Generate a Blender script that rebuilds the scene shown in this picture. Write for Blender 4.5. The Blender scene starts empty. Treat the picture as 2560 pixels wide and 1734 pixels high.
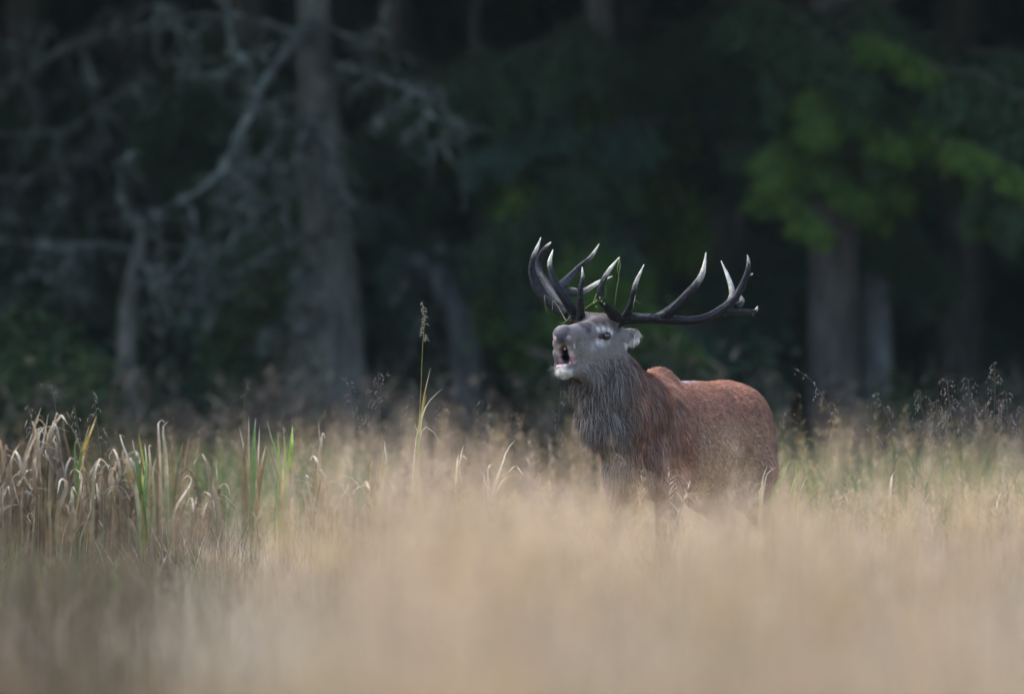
import bpy, math, random
import numpy as np
from mathutils import Vector
from mathutils.bvhtree import BVHTree

SC = bpy.context.scene
COL = SC.collection

# ------------------------------------------------------------------ camera, sky, sun, exposure
CAM_H = 1.206
FPX = 28444.0                 # focal length in photograph pixels (400 mm on 36 mm, 2560 px)
cam_data = bpy.data.cameras.new('camera')
cam = bpy.data.objects.new('camera', cam_data)
COL.objects.link(cam)
cam.location = (0, 0, CAM_H)
cam.rotation_euler = (math.radians(90) + math.atan(63 / FPX), 0, 0)
cam_data.lens = 400
cam_data.sensor_width = 36
cam_data.clip_start = 0.5
cam_data.clip_end = 3000
cam_data.dof.use_dof = True
cam_data.dof.focus_distance = 56.85
cam_data.dof.aperture_fstop = 2.0
SC.camera = cam

SUN_EL, SUN_AZ = math.radians(58), math.radians(285)   # soft light from high on the left
world = bpy.data.worlds.new('World')
SC.world = world
world.use_nodes = True
wn = world.node_tree
bg = wn.nodes['Background']
sky = wn.nodes.new('ShaderNodeTexSky')
sky.sky_type = 'NISHITA'
sky.sun_disc = False
sky.sun_elevation = SUN_EL
sky.sun_rotation = SUN_AZ
sky.air_density = 1.0
sky.dust_density = 1.5
sky.ozone_density = 1.0
wn.links.new(sky.outputs[0], bg.inputs[0])
bg.inputs[1].default_value = 0.12
sun_data = bpy.data.lights.new('sun', 'SUN')
sun_data.energy = 1.4
sun_data.angle = math.radians(40)
sun_data.color = (1.0, 0.95, 0.88)
sun = bpy.data.objects.new('sun', sun_data)
COL.objects.link(sun)
sd = Vector((math.sin(SUN_AZ) * math.cos(SUN_EL), math.cos(SUN_AZ) * math.cos(SUN_EL), math.sin(SUN_EL)))
sun.rotation_euler = sd.to_track_quat('Z', 'Y').to_euler()
sun.location = (0, 0, 30)
SC.view_settings.view_transform = 'Standard'
SC.view_settings.look = 'None'
SC.view_settings.gamma = 1
SC.view_settings.use_curve_mapping = False
SC.view_settings.exposure = 2.0
SC.cycles.use_denoising = True
SC.cycles.max_bounces = 6
SC.cycles.diffuse_bounces = 3
SC.cycles.transmission_bounces = 3
SC.cycles.transparent_max_bounces = 4
SC.cycles.caustics_reflective = False
SC.cycles.caustics_refractive = False

rng = np.random.default_rng(7)
random.seed(7)


def P(px, py, d=0.0, D=57.0):
    """A point of the place, from where the photograph shows it and how far away it stands."""
    y = D + d
    return np.array([(px - 1280) / FPX * y, y, CAM_H + (930 - py) / FPX * y])


# ------------------------------------------------------------------ materials
def mat_attr(name, rough=0.7, trans=0.0, bump=None, noise=None, spec=0.3):
    """Colour from the piece's own colour attribute, with a little fine mottling."""
    m = bpy.data.materials.new(name)
    m.use_nodes = True
    nt = m.node_tree
    b = nt.nodes['Principled BSDF']
    out = nt.nodes['Material Output']
    b.inputs['Roughness'].default_value = rough
    b.inputs['Specular IOR Level'].default_value = spec
    at = nt.nodes.new('ShaderNodeAttribute')
    at.attribute_name = 'Col'
    colour = at.outputs['Color']
    if noise:
        tc = nt.nodes.new('ShaderNodeTexCoord')
        nz = nt.nodes.new('ShaderNodeTexNoise')
        nz.inputs['Scale'].default_value = noise[0]
        nz.inputs['Detail'].default_value = 5
        nt.links.new(tc.outputs['Object'], nz.inputs['Vector'])
        mr = nt.nodes.new('ShaderNodeMapRange')
        mr.inputs['From Min'].default_value = 0.3
        mr.inputs['From Max'].default_value = 0.7
        mr.inputs['To Min'].default_value = 1 - noise[1]
        mr.inputs['To Max'].default_value = 1 + noise[1]
        nt.links.new(nz.outputs['Fac'], mr.inputs['Value'])
        mul = nt.nodes.new('ShaderNodeVectorMath')
        mul.operation = 'SCALE'
        nt.links.new(colour, mul.inputs[0])
        nt.links.new(mr.outputs['Result'], mul.inputs['Scale'])
        colour = mul.outputs['Vector']
    nt.links.new(colour, b.inputs['Base Color'])
    if bump:
        tc2 = nt.nodes.new('ShaderNodeTexCoord')
        n2 = nt.nodes.new('ShaderNodeTexNoise')
        n2.inputs['Scale'].default_value = bump[0]
        n2.inputs['Detail'].default_value = 6
        mp = nt.nodes.new('ShaderNodeMapping')
        mp.inputs['Scale'].default_value = bump[2] if len(bump) > 2 else (1, 1, 1)
        nt.links.new(tc2.outputs['Object'], mp.inputs['Vector'])
        nt.links.new(mp.outputs['Vector'], n2.inputs['Vector'])
        bp = nt.nodes.new('ShaderNodeBump')
        bp.inputs['Strength'].default_value = bump[1]
        bp.inputs['Distance'].default_value = 0.02
        nt.links.new(n2.outputs['Fac'], bp.inputs['Height'])
        nt.links.new(bp.outputs['Normal'], b.inputs['Normal'])
    if trans > 0:
        tr = nt.nodes.new('ShaderNodeBsdfTranslucent')
        nt.links.new(colour, tr.inputs['Color'])
        mx = nt.nodes.new('ShaderNodeMixShader')
        mx.inputs[0].default_value = trans
        nt.links.new(b.outputs[0], mx.inputs[1])
        nt.links.new(tr.outputs[0], mx.inputs[2])
        nt.links.new(mx.outputs[0], out.inputs['Surface'])
    return m


def mat_noise(name, c1, c2, scale, rough=0.9, bump=0.5, stretch=(1, 1, 1), c3=None):
    m = bpy.data.materials.new(name)
    m.use_nodes = True
    nt = m.node_tree
    b = nt.nodes['Principled BSDF']
    b.inputs['Roughness'].default_value = rough
    b.inputs['Specular IOR Level'].default_value = 0.2
    tc = nt.nodes.new('ShaderNodeTexCoord')
    mp = nt.nodes.new('ShaderNodeMapping')
    mp.inputs['Scale'].default_value = stretch
    nt.links.new(tc.outputs['Object'], mp.inputs['Vector'])
    nz = nt.nodes.new('ShaderNodeTexNoise')
    nz.inputs['Scale'].default_value = scale
    nz.inputs['Detail'].default_value = 8
    nz.inputs['Roughness'].default_value = 0.65
    nt.links.new(mp.outputs['Vector'], nz.inputs['Vector'])
    rp = nt.nodes.new('ShaderNodeValToRGB')
    rp.color_ramp.elements[0].position = 0.35
    rp.color_ramp.elements[0].color = (*c1, 1)
    rp.color_ramp.elements[1].position = 0.65
    rp.color_ramp.elements[1].color = (*c2, 1)
    if c3:
        e = rp.color_ramp.elements.new(0.5)
        e.color = (*c3, 1)
    nt.links.new(nz.outputs['Fac'], rp.inputs['Fac'])
    nt.links.new(rp.outputs['Color'], b.inputs['Base Color'])
    bp = nt.nodes.new('ShaderNodeBump')
    bp.inputs['Strength'].default_value = bump
    bp.inputs['Distance'].default_value = 0.03
    nt.links.new(nz.outputs['Fac'], bp.inputs['Height'])
    nt.links.new(bp.outputs['Normal'], b.inputs['Normal'])
    return m


M_GRASS = mat_attr('dry_grass', 0.65, 0.35, spec=0.25)
M_LEAF = mat_attr('plant_leaf', 0.5, 0.35, noise=(30, 0.2), spec=0.35)
M_FOLIAGE = mat_attr('needles', 0.6, 0.25, spec=0.25)
M_SKIN = mat_attr('hide', 0.65, noise=(60, 0.15), bump=(90, 0.25), spec=0.3)
M_HAIR = mat_attr('deer_hair', 0.55, spec=0.18)
M_ANTLER = mat_attr('antler_bone', 0.45, noise=(45, 0.35), bump=(70, 0.4), spec=0.16)
M_BARK_DEAD = mat_noise('weathered_bark', (0.030, 0.030, 0.025), (0.135, 0.13, 0.108), 4, stretch=(2, 2, 0.6), c3=(0.070, 0.069, 0.058))
M_LICHEN = mat_noise('lichen_branch', (0.024, 0.023, 0.020), (0.165, 0.185, 0.155), 8, c3=(0.055, 0.062, 0.052))
M_BARK = mat_noise('spruce_bark', (0.032, 0.028, 0.026), (0.095, 0.085, 0.078), 6, stretch=(2, 2, 0.4))
M_BARK_PALE = mat_noise('pale_bark', (0.05, 0.053, 0.054), (0.17, 0.18, 0.185), 5, stretch=(2, 2, 0.5))
M_GROUND = mat_noise('meadow_soil', (0.05, 0.04, 0.025), (0.15, 0.115, 0.07), 3, c3=(0.09, 0.07, 0.04))


def mat_eye():
    m = bpy.data.materials.new('eye_cornea')
    m.use_nodes = True
    b = m.node_tree.nodes['Principled BSDF']
    b.inputs['Base Color'].default_value = (0.012, 0.009, 0.010, 1)
    b.inputs['Roughness'].default_value = 0.06
    b.inputs['Coat Weight'].default_value = 1.0
    b.inputs['Coat Roughness'].default_value = 0.03
    return m


M_EYE = mat_eye()


# ------------------------------------------------------------------ mesh helpers
def mesh_np(name, V, F, mat, cols=None, smooth=True):
    """F: list of (n,3)/(n,4) index arrays or one array."""
    if not isinstance(F, (list, tuple)):
        F = [F]
    F = [f for f in F if len(f)]
    me = bpy.data.meshes.new(name)
    V = np.asarray(V, dtype=np.float32)
    me.vertices.add(len(V))
    me.vertices.foreach_set('co', V.ravel())
    loops = np.concatenate([f.ravel() for f in F]).astype(np.int32)
    tot = np.concatenate([np.full(len(f), f.shape[1]) for f in F]).astype(np.int32)
    start = np.concatenate([[0], np.cumsum(tot)[:-1]]).astype(np.int32)
    me.loops.add(len(loops))
    me.loops.foreach_set('vertex_index', loops)
    me.polygons.add(len(tot))
    me.polygons.foreach_set('loop_start', start)
    me.polygons.foreach_set('loop_total', tot)
    me.polygons.foreach_set('use_smooth', np.full(len(tot), smooth, dtype=bool))
    if cols is not None:
        a = me.attributes.new('Col', 'FLOAT_COLOR', 'POINT')
        c = np.ones((len(V), 4), dtype=np.float32)
        c[:, :3] = cols
        a.data.foreach_set('color', c.ravel())
    me.update(calc_edges=True)
    me.validate()
    if mat:
        me.materials.append(mat)
    return me


def obj(name, me, parent=None, loc=(0, 0, 0)):
    o = bpy.data.objects.new(name, me)
    COL.objects.link(o)
    o.location = loc
    if parent is not None:
        o.parent = parent
    return o


def tag(o, label=None, cat=None, group=None, kind=None):
    if label: o['label'] = label
    if cat: o['category'] = cat
    if group: o['group'] = group
    if kind: o['kind'] = kind
    return o


def empty(name, loc=(0, 0, 0), label=None, cat=None, group=None):
    o = bpy.data.objects.new(name, None)
    COL.objects.link(o)
    o.location = tuple(float(x) for x in loc)
    o.empty_display_size = 0.1
    return tag(o, label, cat, group)


def catmull(pts, n):
    pts = np.asarray(pts, dtype=float)
    if len(pts) == 2:
        t = np.linspace(0, 1, n)[:, None]
        return pts[0] * (1 - t) + pts[1] * t
    p = np.vstack([2 * pts[0] - pts[1], pts, 2 * pts[-1] - pts[-2]])
    seg = len(pts) - 1
    ts = np.linspace(0, seg, n)
    out = []
    for t in ts:
        i = min(int(t), seg - 1)
        f = t - i
        p0, p1, p2, p3 = p[i:i + 4]
        out.append(0.5 * ((2 * p1) + (-p0 + p2) * f + (2 * p0 - 5 * p1 + 4 * p2 - p3) * f * f + (-p0 + 3 * p1 - 3 * p2 + p3) * f ** 3))
    return np.array(out)


def smooth_run(pts, n):
    """smooth curve by chord length: no overshoot where points are unevenly spaced"""
    p = np.asarray(pts, dtype=float)
    t = np.concatenate([[0], np.cumsum(np.linalg.norm(np.diff(p, axis=0), axis=1) + 1e-6)])
    m = np.gradient(p, t, axis=0) if len(p) > 2 else np.repeat((p[1:] - p[:1]) / t[-1], 2, 0)
    u = np.linspace(0, t[-1], n)
    i = np.clip(np.searchsorted(t, u, side='right') - 1, 0, len(p) - 2)
    h = (t[i + 1] - t[i])[:, None]
    f = ((u - t[i]) / (t[i + 1] - t[i]))[:, None]
    return (2 * f ** 3 - 3 * f ** 2 + 1) * p[i] + (f ** 3 - 2 * f ** 2 + f) * h * m[i] + (-2 * f ** 3 + 3 * f ** 2) * p[i + 1] + (f ** 3 - f ** 2) * h * m[i + 1]


def tube(pts, radii, n=24, sides=10, wob=0.0, seed=0, cap=True, groove=0.0):
    """Swept tube through 3-D points; radii are given at the same points."""
    r_ = np.random.default_rng(seed)
    pts = np.asarray(pts, dtype=float)
    c = catmull(pts, n)
    rad = np.interp(np.linspace(0, len(pts) - 1, n), np.arange(len(pts)), radii)
    tan = np.gradient(c, axis=0)
    tan /= np.linalg.norm(tan, axis=1)[:, None] + 1e-9
    ref = np.array([0.0, 0.0, 1.0]) if abs(tan[0][2]) < 0.9 else np.array([1.0, 0, 0])
    nrm = np.cross(tan[0], ref)
    nrm /= np.linalg.norm(nrm)
    V = []
    gp = r_.normal(size=sides)
    for i in range(n):
        gp = gp * .93 + r_.normal(size=sides) * .37
        nrm = nrm - tan[i] * np.dot(nrm, tan[i])
        nrm /= np.linalg.norm(nrm) + 1e-9
        bi = np.cross(tan[i], nrm)
        a = np.linspace(0, 2 * math.pi, sides, endpoint=False)
        rr = rad[i] * (1 + wob * r_.normal(size=sides) + groove * gp)
        V.append(c[i] + (np.cos(a) * rr)[:, None] * nrm + (np.sin(a) * rr)[:, None] * bi)
    V = np.concatenate(V)
    i, j = np.meshgrid(np.arange(n - 1), np.arange(sides), indexing='ij')
    a = i * sides + j
    b = i * sides + (j + 1) % sides
    F = np.stack([a, b, b + sides, a + sides], -1).reshape(-1, 4)
    T = np.zeros((0, 3), int)
    if cap:
        V = np.vstack([V, c[0], c[-1]])
        k = np.arange(sides)
        T = np.vstack([np.stack([np.full(sides, len(V) - 2), (k + 1) % sides, k], -1),
                       np.stack([np.full(sides, len(V) - 1), (n - 1) * sides + k, (n - 1) * sides + (k + 1) % sides], -1)])
    return V, F, T


class Bag:
    """Collects pieces that belong to ONE mesh."""
    def __init__(self):
        self.V, self.F, self.T, self.C, self.n = [], [], [], [], 0

    def add(self, V, F=None, T=None, C=None):
        V = np.asarray(V, dtype=float)
        self.V.append(V)
        if F is not None and len(F): self.F.append(np.asarray(F) + self.n)
        if T is not None and len(T): self.T.append(np.asarray(T) + self.n)
        if C is not None:
            C = np.asarray(C, dtype=float)
            self.C.append(np.broadcast_to(C, (len(V), 3)))
        self.n += len(V)

    def mesh(self, name, mat, smooth=True, offset=None):
        V = np.concatenate(self.V)
        if offset is not None: V = V - np.asarray(offset)
        F = []
        if self.F: F.append(np.concatenate(self.F))
        if self.T: F.append(np.concatenate(self.T))
        C = np.concatenate(self.C) if self.C else None
        return mesh_np(name, V, F, mat, C, smooth)


def ribbons(base, height, lean_dir, lean, width, az, cb, ct, seg=3, curve=2.0, droop=0.0):
    """Many tapered curved blades at once. All arguments are arrays over the blades."""
    N = len(base)
    t = np.linspace(0, 1, seg + 1)
    L = np.stack([np.cos(lean_dir), np.sin(lean_dir), np.zeros(N)], -1)
    W = np.stack([np.cos(az), np.sin(az), np.zeros(N)], -1)
    V, C = [], []
    for k, tk in enumerate(t):
        c = base + L * (height * lean * tk ** curve)[:, None]
        c[:, 2] += height * (tk - droop * np.maximum(lean, 0) * tk ** 3)
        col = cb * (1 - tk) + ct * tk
        if k < seg:
            w = (width * (1 - 0.75 * tk ** 1.5))[:, None] * 0.5
            V += [c - W * w, c + W * w]
            C += [col, col]
        else:
            V.append(c)
            C.append(col)
    V = np.stack(V, 1)
    C = np.stack(C, 1)
    nv = 2 * seg + 1
    o = (np.arange(N) * nv)[:, None]
    Q = []
    for k in range(seg - 1):
        Q.append(np.concatenate([o + 2 * k, o + 2 * k + 1, o + 2 * k + 3, o + 2 * k + 2], 1))
    F = np.concatenate(Q) if Q else np.zeros((0, 4), int)
    T = np.concatenate([o + 2 * seg - 2, o + 2 * seg - 1, o + 2 * seg], 1)
    return V.reshape(-1, 3), F, T, C.reshape(-1, 3)


def vnoise(x, y, s, seed=0):
    """cheap smooth 2-D noise in 0..1"""
    r_ = np.random.default_rng(seed)
    g = r_.random((64, 64))
    u, v = x / s, y / s
    i, j = np.floor(u).astype(int), np.floor(v).astype(int)
    fu, fv = u - i, v - j
    fu = fu * fu * (3 - 2 * fu)
    fv = fv * fv * (3 - 2 * fv)
    a = g[i % 64, j % 64]; b = g[(i + 1) % 64, j % 64]; c = g[i % 64, (j + 1) % 64]; d = g[(i + 1) % 64, (j + 1) % 64]
    return (a * (1 - fu) + b * fu) * (1 - fv) + (c * (1 - fu) + d * fu) * fv


# ------------------------------------------------------------------ ground
def build_ground():
    n = 121
    xs = np.sign(np.linspace(-1, 1, n)) * np.abs(np.linspace(-1, 1, n)) ** 3 * 900
    ys = 55 + np.sign(np.linspace(-1, 1, n)) * np.abs(np.linspace(-1, 1, n)) ** 3 * 900
    X, Y = np.meshgrid(xs, ys, indexing='ij')
    Z = (vnoise(X + 500, Y + 500, 1.7, 3) - 0.5) * 0.05
    V = np.stack([X, Y, Z], -1).reshape(-1, 3)
    i, j = np.meshgrid(np.arange(n - 1), np.arange(n - 1), indexing='ij')
    a = i * n + j
    F = np.stack([a, a + n, a + n + 1, a + 1], -1).reshape(-1, 4)
    o = obj('ground', mesh_np('ground', V, F, M_GROUND))
    tag(o, 'flat meadow ground running back under the forest', 'ground', kind='structure')


build_ground()

# ------------------------------------------------------------------ forest
def P_at(D):
    return lambda px, py, d=0.0: P(px, py, d, D)


def foliage_cards(c, n, spread, size, cols, droop=0.8, r_=rng, flat=0.35):
    """n small drooping needle sprays round point c: each a bent pair of slim faces."""
    p = c + r_.normal(size=(n, 3)) * spread
    a = r_.uniform(0, 2 * math.pi, n)
    d = np.stack([np.cos(a), np.sin(a), -droop * r_.uniform(0.4, 1.6, n)], -1)
    d /= np.linalg.norm(d, axis=1)[:, None]
    s = np.cross(d, r_.normal(size=(n, 3)))
    s /= np.linalg.norm(s, axis=1)[:, None] + 1e-9
    L = size * r_.uniform(0.6, 1.4, n)[:, None]
    w = L * flat * 0.5
    V = np.stack([p, p + d * L * 0.5 + s * w, p + d * L, p + d * L * 0.5 - s * w], 1)
    o = (np.arange(n) * 4)[:, None]
    T = np.concatenate([np.concatenate([o, o + 1, o + 2], 1), np.concatenate([o, o + 2, o + 3], 1)])
    k = r_.integers(0, len(cols), n)
    C = np.repeat(np.asarray(cols)[k] * r_.uniform(0.7, 1.3, (n, 1)), 4, 0)
    return V.reshape(-1, 3), None, T, C


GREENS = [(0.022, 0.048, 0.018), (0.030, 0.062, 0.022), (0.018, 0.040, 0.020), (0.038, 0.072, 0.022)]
GREENS_LIT = [(0.045, 0.13, 0.018), (0.10, 0.17, 0.02), (0.035, 0.10, 0.02), (0.13, 0.19, 0.022)]  # brighter needles: the field light on edge boughs put into the colour
GREENS_HAZY = [(0.046, 0.092, 0.066), (0.062, 0.112, 0.080), (0.036, 0.076, 0.048)]  # blue green needles, lifted by forest haze put into the colour


def bough_mesh(name, length, seed, cols):
    """A drooping spruce bough along +X from the trunk, hung with sprays."""
    r_ = np.random.default_rng(seed)
    b = Bag()
    pts = [(0, 0, 0), (length * .35, 0, .02 * length), (length * .7, 0, -.12 * length), (length, 0, -.28 * length)]
    V, F, T = tube(pts, [.022, .016, .011, .005], 8, 5)
    b.add(V, F, T, (0.07, 0.055, 0.045))
    c = catmull(pts, 20)
    for k in range(3, 20):
        t = k / 19
        for s in (-1, 1):
            w = length * .38 * (1 - t) ** .7 * r_.uniform(.5, 1.1) + .06
            e = c[k] + np.array([r_.uniform(.05, .3) * w, s * w * .85, -.45 * w - r_.uniform(.02, .28)])
            V, F, T = tube([c[k], (c[k] + e) / 2 + (0, 0, .02), e], [.006, .005, .003], 4, 3, cap=False)
            b.add(V, F, None, (0.07, 0.055, 0.045))
            for q in range(4):
                p = c[k] + (e - c[k]) * (q + r_.uniform(.2, 1)) / 4
                b.add(*foliage_cards(p, 20, .045, .085, cols, 1.5, r_, .25))
    return b.mesh(name, M_FOLIAGE, smooth=False)


BOUGHS = [bough_mesh('bough_lit', 1.5, 11, GREENS_LIT), bough_mesh('bough_dark', 1.7, 12, GREENS),
          bough_mesh('bough_hazy', 1.4, 13, GREENS_HAZY)]


def crown_mesh(name, z0, z1, r0, n, seed, cols):
    r_ = np.random.default_rng(seed)
    b = Bag()
    t = r_.random(n) ** 0.8
    z = z0 + (z1 - z0) * t
    R = r0 * (1 - t) ** 0.8 + .15
    a = r_.uniform(0, 2 * math.pi, n)
    rr = R * np.sqrt(r_.random(n))
    p = np.stack([np.cos(a) * rr, np.sin(a) * rr, z - rr * .25], -1)
    V, F, T, C = foliage_cards(p, n, .05, .42, cols, .7, r_, .5)
    b.add(V, F, T, C)
    for k in range(26):
        zz = z0 + (z1 - z0) * (k + .5) / 27
        aa = k * 2.4
        R1 = r0 * (1 - k / 27) ** .8
        V, F, T = tube([(0, 0, zz), (math.cos(aa) * R1 * .9, math.sin(aa) * R1 * .9, zz - R1 * .25)], [.04, .012], 3, 4)
        b.add(V, F, T, (0.06, 0.05, 0.04))
    return b.mesh(name, M_FOLIAGE, smooth=False)


CROWNS = [crown_mesh('crown_a', 5.2, 19, 3.3, 15000, 21, GREENS), crown_mesh('crown_b', 5.6, 21, 3.5, 15000, 22, GREENS_HAZY)]


def trunk_mesh(name, pts, radii, mat, seed, flare=1.9, sides=16, n=30, fh=0.9):
    """pts from the base up, object space; the foot spreads into root buttresses."""
    V, F, T = tube(pts, radii, n, sides, 0.035, seed)
    z0 = pts[0][2]
    h = np.clip((V[:, 2] - z0) / fh, 0, 1)
    base = np.asarray(pts[0])
    ang = np.arctan2(V[:, 1] - base[1], V[:, 0] - base[0])
    k = (1 - h) ** 2.2 * (flare - 1) * (1 + .45 * np.sin(ang * 5 + seed))
    ctr = catmull(pts, 60)
    zi = np.clip(np.searchsorted(ctr[:, 2], V[:, 2]), 0, 59)
    cxy = ctr[zi][:, :2]
    V[:, :2] = cxy + (V[:, :2] - cxy) * (1 + k)[:, None]
    return mesh_np(name, V, [F, T], mat)


def dead_branch(parent, root, pf, main, r0, subs=(), seed=0, twigs=10, name='branch'):
    """A gnarled lichen-grown branch; main and subs are runs of points."""
    r_ = np.random.default_rng(seed)
    b = Bag()

    def run(pts, ra, rb, n):
        pts = np.array([pf(*p) for p in pts]) - root
        m = len(pts)
        nn = max(6, n)
        V, F, T = tube(pts, np.linspace(ra, rb, m), nn, 7, .22, seed + m)
        b.add(V, F, T)
        return catmull(pts, nn)
    c = run(main, r0, r0 * .22, 30)
    allc = [c]
    for s in subs:
        allc.append(run(s, r0 * .55, r0 * .14, 14))
    for k in range(twigs * 2):
        cc = allc[r_.integers(len(allc))]
        q = cc[r_.integers(2, len(cc))]
        L = r_.uniform(.12, .45)
        d = r_.normal(size=3) * (1, .8, .7) + (0, 0, -.5)
        d /= np.linalg.norm(d)
        V, F, T = tube([q, q + d * L * .5 + r_.normal(size=3) * .04, q + d * L + (0, 0, -.08)], [r0 * .26, r0 * .16, .003], 6, 5, .2, k)
        b.add(V, F, T)
    # tufts of lichen along the bough
    for cc in allc:
        for q in cc[::2]:
            n = r_.integers(0, 5)
            V, F, T, C = foliage_cards(q, n * 3, r0 * .8, .06, [(1, 1, 1)], .8, r_, .5)
            b.add(V, F, T)
    o = obj(name, b.mesh(name, M_LICHEN), parent)
    return o


def crop7(D):
    """points read in a 1.574x enlargement of the photograph's upper left"""
    return lambda x, y, d=0.0: P(x / 1.574, y / 1.574, d, D)


def build_dead_spruce():
    D = 80.0
    f = crop7(D)
    base = f(1285, 1500)
    base[2] = 0
    root = base.copy()
    t = empty('dead_spruce', base, 'old grey spruce trunk with bare lichen branches and flared roots', 'tree', 'forest trees')
    pts = [(0, 0, -.1)] + [tuple(f(x, y) - root) for x, y in ((1285, 1330), (1290, 1100), (1280, 860), (1265, 560), (1245, 300), (1235, 60))]
    top = np.array(pts[-1])
    pts += [tuple(top + (.0, .1, 4)), tuple(top + (.1, .2, 10))]
    obj('trunk', trunk_mesh('dead_trunk', pts, [.26, .22, .2, .175, .155, .135, .12, .1, .05], M_BARK_DEAD, 3, 2.3, 22, 70, 2.4), t)
    # burls low on the trunk
    for x, y, r in ((1230, 1190, .12), (1320, 900, .07), (1290, 540, .09)):
        p = f(x, y, -.16) - root
        V, F, T = tube([p + (-r, 0, 0), p + (0, -.05, .02), p + (r, 0, -.02)], [r * .4, r * .9, r * .3], 10, 10, .12, int(x))
        obj('burl', mesh_np('burl', V, [F, T], M_BARK_DEAD), t)
    B = [
        ([(1290, 250, 0), (1400, 275, -.3), (1500, 310, -.6), (1640, 360, -.9), (1720, 410, -1.1), (1860, 520, -1.3)], .035,
         [[(1640, 355, -.9), (1560, 430, -1.0), (1470, 480, -1.0)], [(1710, 405, -1.1), (1660, 480, -1.1), (1590, 555, -1.2)],
          [(1770, 450, -1.2), (1785, 500, -1.2), (1770, 520, -1.2), (1730, 560, -1.3)], [(1640, 360, -.9), (1690, 360, -.8), (1730, 345, -.8)]]),
        ([(1240, 60, 0), (1180, 150, -.4), (1080, 260, -.8), (1010, 390, -1.0), (950, 520, -1.1), (890, 640, -1.2), (800, 740, -1.3), (640, 830, -1.4), (520, 885, -1.5)], .05,
         [[(730, 790, -1.3), (770, 880, -1.3), (760, 990, -1.3), (680, 1070, -1.4), (590, 1110, -1.5)],
          [(1000, 395, -1.), (1090, 440, -.7), (1180, 480, -.3), (1250, 500, 0)], [(880, 650, -1.2), (930, 700, -1.2), (1000, 640, -1.1)],
          [(640, 830, -1.4), (600, 900, -1.4), (640, 980, -1.4), (610, 1070, -1.4)]]),
        ([(1005, 385, -1.), (960, 250, -1.), (910, 170, -1.0), (885, 0, -1.0), (870, -120, -1)], .032,
         [[(955, 245, -1), (860, 290, -1.2), (760, 300, -1.3), (715, 265, -1.4)], [(950, 260, -1), (1010, 210, -.9), (1110, 170, -.7)]]),
        ([(1260, 740, 0), (1130, 770, -.4), (1010, 840, -.7), (900, 960, -.9), (790, 1070, -1.0), (720, 1250, -1.2)], .035,
         [[(900, 960, -.9), (800, 1000, -1.), (700, 1150, -1.1), (540, 1250, -1.2)]]),
        ([(1240, 540, 0), (1190, 600, -.3), (1180, 690, -.4), (1130, 750, -.5), (1110, 870, -.6), (1170, 920, -.6)], .035,
         [[(1190, 600, -.3), (1120, 660, -.5), (1100, 740, -.6)]]),
        ([(1300, 120, 0), (1400, 150, -.4), (1470, 130, -.6), (1520, 40, -.7), (1540, -60, -.8)], .03, [[(1440, 150, -.5), (1450, 220, -.6)]]),
        ([(1270, 1260, 0), (1150, 1330, -.3), (1060, 1310, -.4), (1000, 1400, -.5)], .02, []),
        ([(1255, 420, 0), (1150, 380, .3), (1060, 420, .5), (980, 540, .7), (940, 700, .8)], .025, [[(1060, 420, .5), (990, 400, .5)], [(960, 620, .7), (900, 760, .7), (850, 800, .6)]]),
        ([(1250, 640, 0), (1120, 560, -.6), (1010, 660, -.8), (960, 800, -.9), (860, 880, -1.0)], .028, [[(960, 800, -.9), (990, 900, -.9)], [(1010, 660, -.8), (930, 640, -.8), (840, 700, -.9)]]),
        ([(1245, 180, 0), (1100, 110, -.4), (930, 60, -.7), (700, 70, -.9), (560, 110, -1.0)], .03, [[(700, 70, -.9), (620, 30, -.9)], [(820, 65, -.8), (760, 160, -.8), (720, 250, -.8)]]),
        ([(1275, 900, 0), (1120, 960, -.4), (960, 1060, -.7), (840, 1200, -.9), (800, 1330, -.9)], .026, [[(960, 1060, -.7), (860, 1090, -.8), (760, 1190, -.9)]]),
    ]
    B += [
        ([(1270, 420, -.1), (1230, 500, -.5), (1180, 560, -.8), (1190, 680, -.9), (1240, 760, -1.0)], .02, [[(1230, 500, -.5), (1290, 560, -.6), (1300, 650, -.7)]]),
        ([(1285, 700, -.1), (1330, 760, -.4), (1350, 880, -.6), (1320, 980, -.7)], .018, [[(1330, 760, -.4), (1400, 800, -.5)]]),
        ([(1285, 980, -.1), (1220, 1060, -.4), (1160, 1180, -.7), (1180, 1300, -.8)], .02, [[(1220, 1060, -.4), (1130, 1080, -.6)]]),
    ]
    for i, (m, r, s) in enumerate(B):
        dead_branch(t, root, f, m, r, s, 30 + i, 14)


build_dead_spruce()


def bare_tree(name, label, D, px_pts, radii, mat, branches=(), seed=0, up=6, cat='tree', group='forest trees', crown=None, flare=1.7):
    """A trunk whose visible run is given from the foot up, going on above the frame."""
    b = P(px_pts[0][0], px_pts[0][1], 0, D)
    root = b.copy()
    root[2] = 0
    t = empty(name, root, label, cat, group)
    pts = [(0, 0, -.1)] + [tuple(P(x, y, 0, D) - root) for x, y in px_pts[1:]]
    if up:
        top = np.array(pts[-1])
        prev = np.array(pts[-2])
        dirn = (top - prev) / np.linalg.norm(top - prev)
        dirn[2] = max(dirn[2], .9)
        pts += [tuple(top + dirn * up * .5), tuple(top + dirn * up)]
        radii = list(radii) + [radii[-1] * .75, radii[-1] * .35]
    obj('trunk', trunk_mesh(name + '_trunk', pts, radii, mat, seed, flare, 12, 36), t)
    for i, (m, r, s) in enumerate(branches):
        dead_branch(t, root, lambda x, y, d=0.0: P(x, y, d, D), m, r, s, seed * 7 + i, 8)
    if crown is not None:
        obj('crown', CROWNS[crown], t)
    return t, root


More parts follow.
